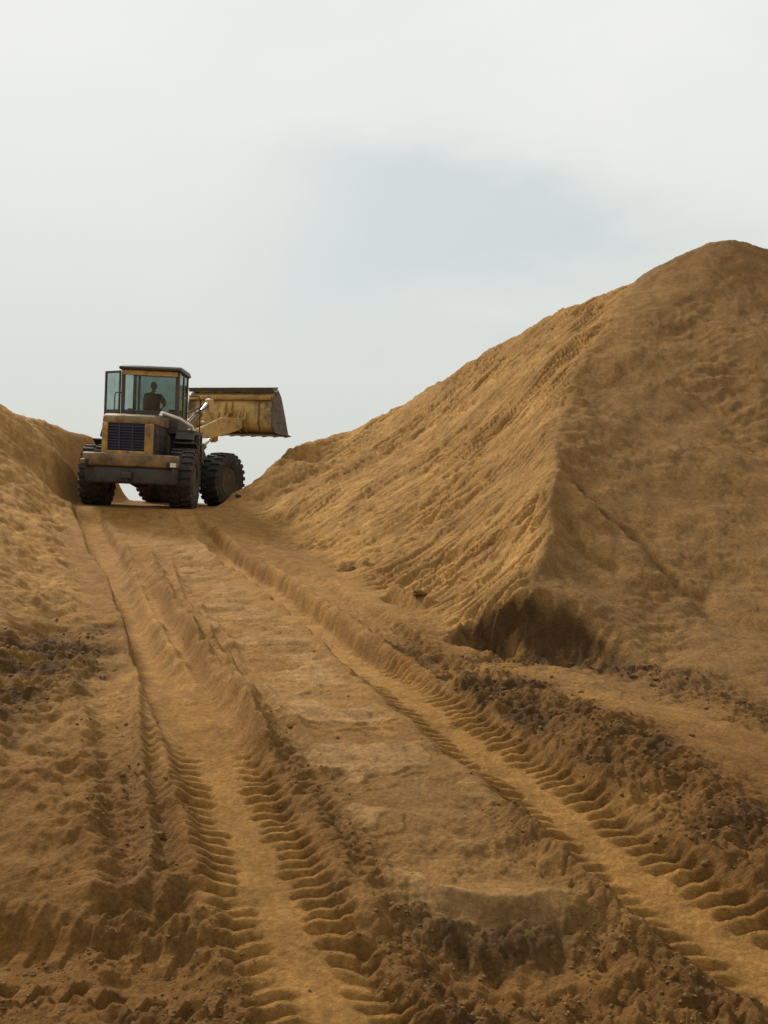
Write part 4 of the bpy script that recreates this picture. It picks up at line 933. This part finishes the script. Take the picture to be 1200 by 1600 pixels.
def put(name, me, x, y, size, label, cat, group=None):
    o = bpy.data.objects.new(name, me); COL.objects.link(o)
    z = float(terrain(np.array([x]), np.array([y]))[0]); o.location = (x, y, z + size * 0.02)
    o.scale = (size * random.uniform(.85, 1.2), size * random.uniform(.8, 1.1), size * random.uniform(.75, 1.0)); o.rotation_euler = (random.uniform(-.3, .3), random.uniform(-.3, .3), random.uniform(0, 6.28))
    tag(o, label, cat, group); return o
px_, py_, _ = S(372, 777, 22.9)
st_me = clod_mesh('stone_mesh', 55, 2, 0.5); st_me.materials.append(CL2)
put('stone', st_me, px_, py_, 0.085, 'small black stone on the sand just right of the front wheel', 'stone')
for (u, v, d, sz, lb) in (
                          (552, 884, 15.3, 0.10, 'dark clod at the foot of the sand hill, farther of two'),
                          (655, 944, 12.6, 0.09, 'dark clod at the foot of the sand hill, nearer of two'),
                          (247, 1279, 6.0, 0.045, 'small dark clod left of the left tyre track')):
    q = S(u, v, d); put('soil_clod', clods[random.randrange(6)], q[0], q[1], sz, lb, 'clod')
def crumbs():
    """crumbled soil too fine to count, strewn over the churned ground"""
    rs = np.random.RandomState(21); n = 16000
    r_ = np.exp(rs.uniform(math.log(3.6), math.log(11.5), n)); a_ = np.radians(rs.uniform(-27, 27, n)); x = np.sin(a_) * r_; y = np.cos(a_) * r_
    lat = (x - LA.x) * TN.x + (y - LA.y) * TN.y
    dB = pl(x, y, BERM)[0]; dC = pl(x, y, CUTLOW)[0]
    w = 0.008 + 0.8 * ss(4.9, 4.5, y - np.where(x < -.25, .45, .1)) + 0.7 * ss(.6, .2, dB) + 0.8 * ss(.45, .15, dC) + 0.5 * gauss(lat + .7, .25) * ss(8, 7, y) + 0.5 * gauss(lat - GAUGE + .5, .16) * ss(7, 6, y) + 0.5 * gauss(lat - .55, .14) * ss(9, 7, y) + 0.6 * gauss(lat - GAUGE - .6, .2) * ss(13, 10, y)
    bx_, by_ = survey(40, 1040, 8.6)[:2]; w += 0.7 * ss(1.2, .6, np.hypot((x - bx_) / .75, (y - by_) / 1.9))
    w *= 1 - 0.97 * ss(.34, .22, np.abs(lat)); w *= 1 - 0.97 * ss(.33, .22, np.abs(lat - GAUGE))
    w *= 0.35 + ss(-.2, .3, pn(x / .5, y / .5, 91))
    keep = rs.rand(n) < w; x, y = x[keep], y[keep]; n = len(x); z = terrain(x, y)
    size = (0.004 + 0.011 * rs.rand(n) ** 3.0) * np.clip(y / 5.0, .9, 1.9)
    bm = bmesh.new(); bmesh.ops.create_icosphere(bm, subdivisions=1, radius=1.0); bm.verts.ensure_lookup_table()
    V = np.array([v.co[:] for v in bm.verts]); F = np.array([[v.index for v in f.verts] for f in bm.faces]); bm.free()
    jit = 1 + 0.28 * rs.randn(n, len(V), 1); th = rs.rand(n) * 6.28; c_, s_ = np.cos(th)[:, None], np.sin(th)[:, None]
    W = V[None] * jit * size[:, None, None] * np.stack([rs.uniform(.8, 1.4, n), rs.uniform(.7, 1.1, n), rs.uniform(.5, .9, n)], 1)[:, None, :]
    X = W[..., 0] * c_ - W[..., 1] * s_ + x[:, None]; Y = W[..., 0] * s_ + W[..., 1] * c_ + y[:, None]; Z = W[..., 2] + (z + size * .2)[:, None]
    co = np.stack([X, Y, Z], -1).reshape(-1, 3); fa = (F[None] + (np.arange(n) * len(V))[:, None, None]).reshape(-1, 3)
    me = bpy.data.meshes.new('loose_soil_crumbs'); me.vertices.add(len(co)); me.vertices.foreach_set('co', co.astype(np.float32).ravel())
    me.loops.add(fa.size); me.loops.foreach_set('vertex_index', fa.astype(np.int32).ravel()); me.polygons.add(len(fa)); me.polygons.foreach_set('loop_start', (np.arange(len(fa)) * 3).astype(np.int32)); me.update(calc_edges=True)
    me.materials.append(CL1); o = bpy.data.objects.new('loose_soil_crumbs', me); COL.objects.link(o)
    tag(o, 'loose brown soil crumbs strewn over the churned ground', 'soil', kind='stuff')
crumbs()
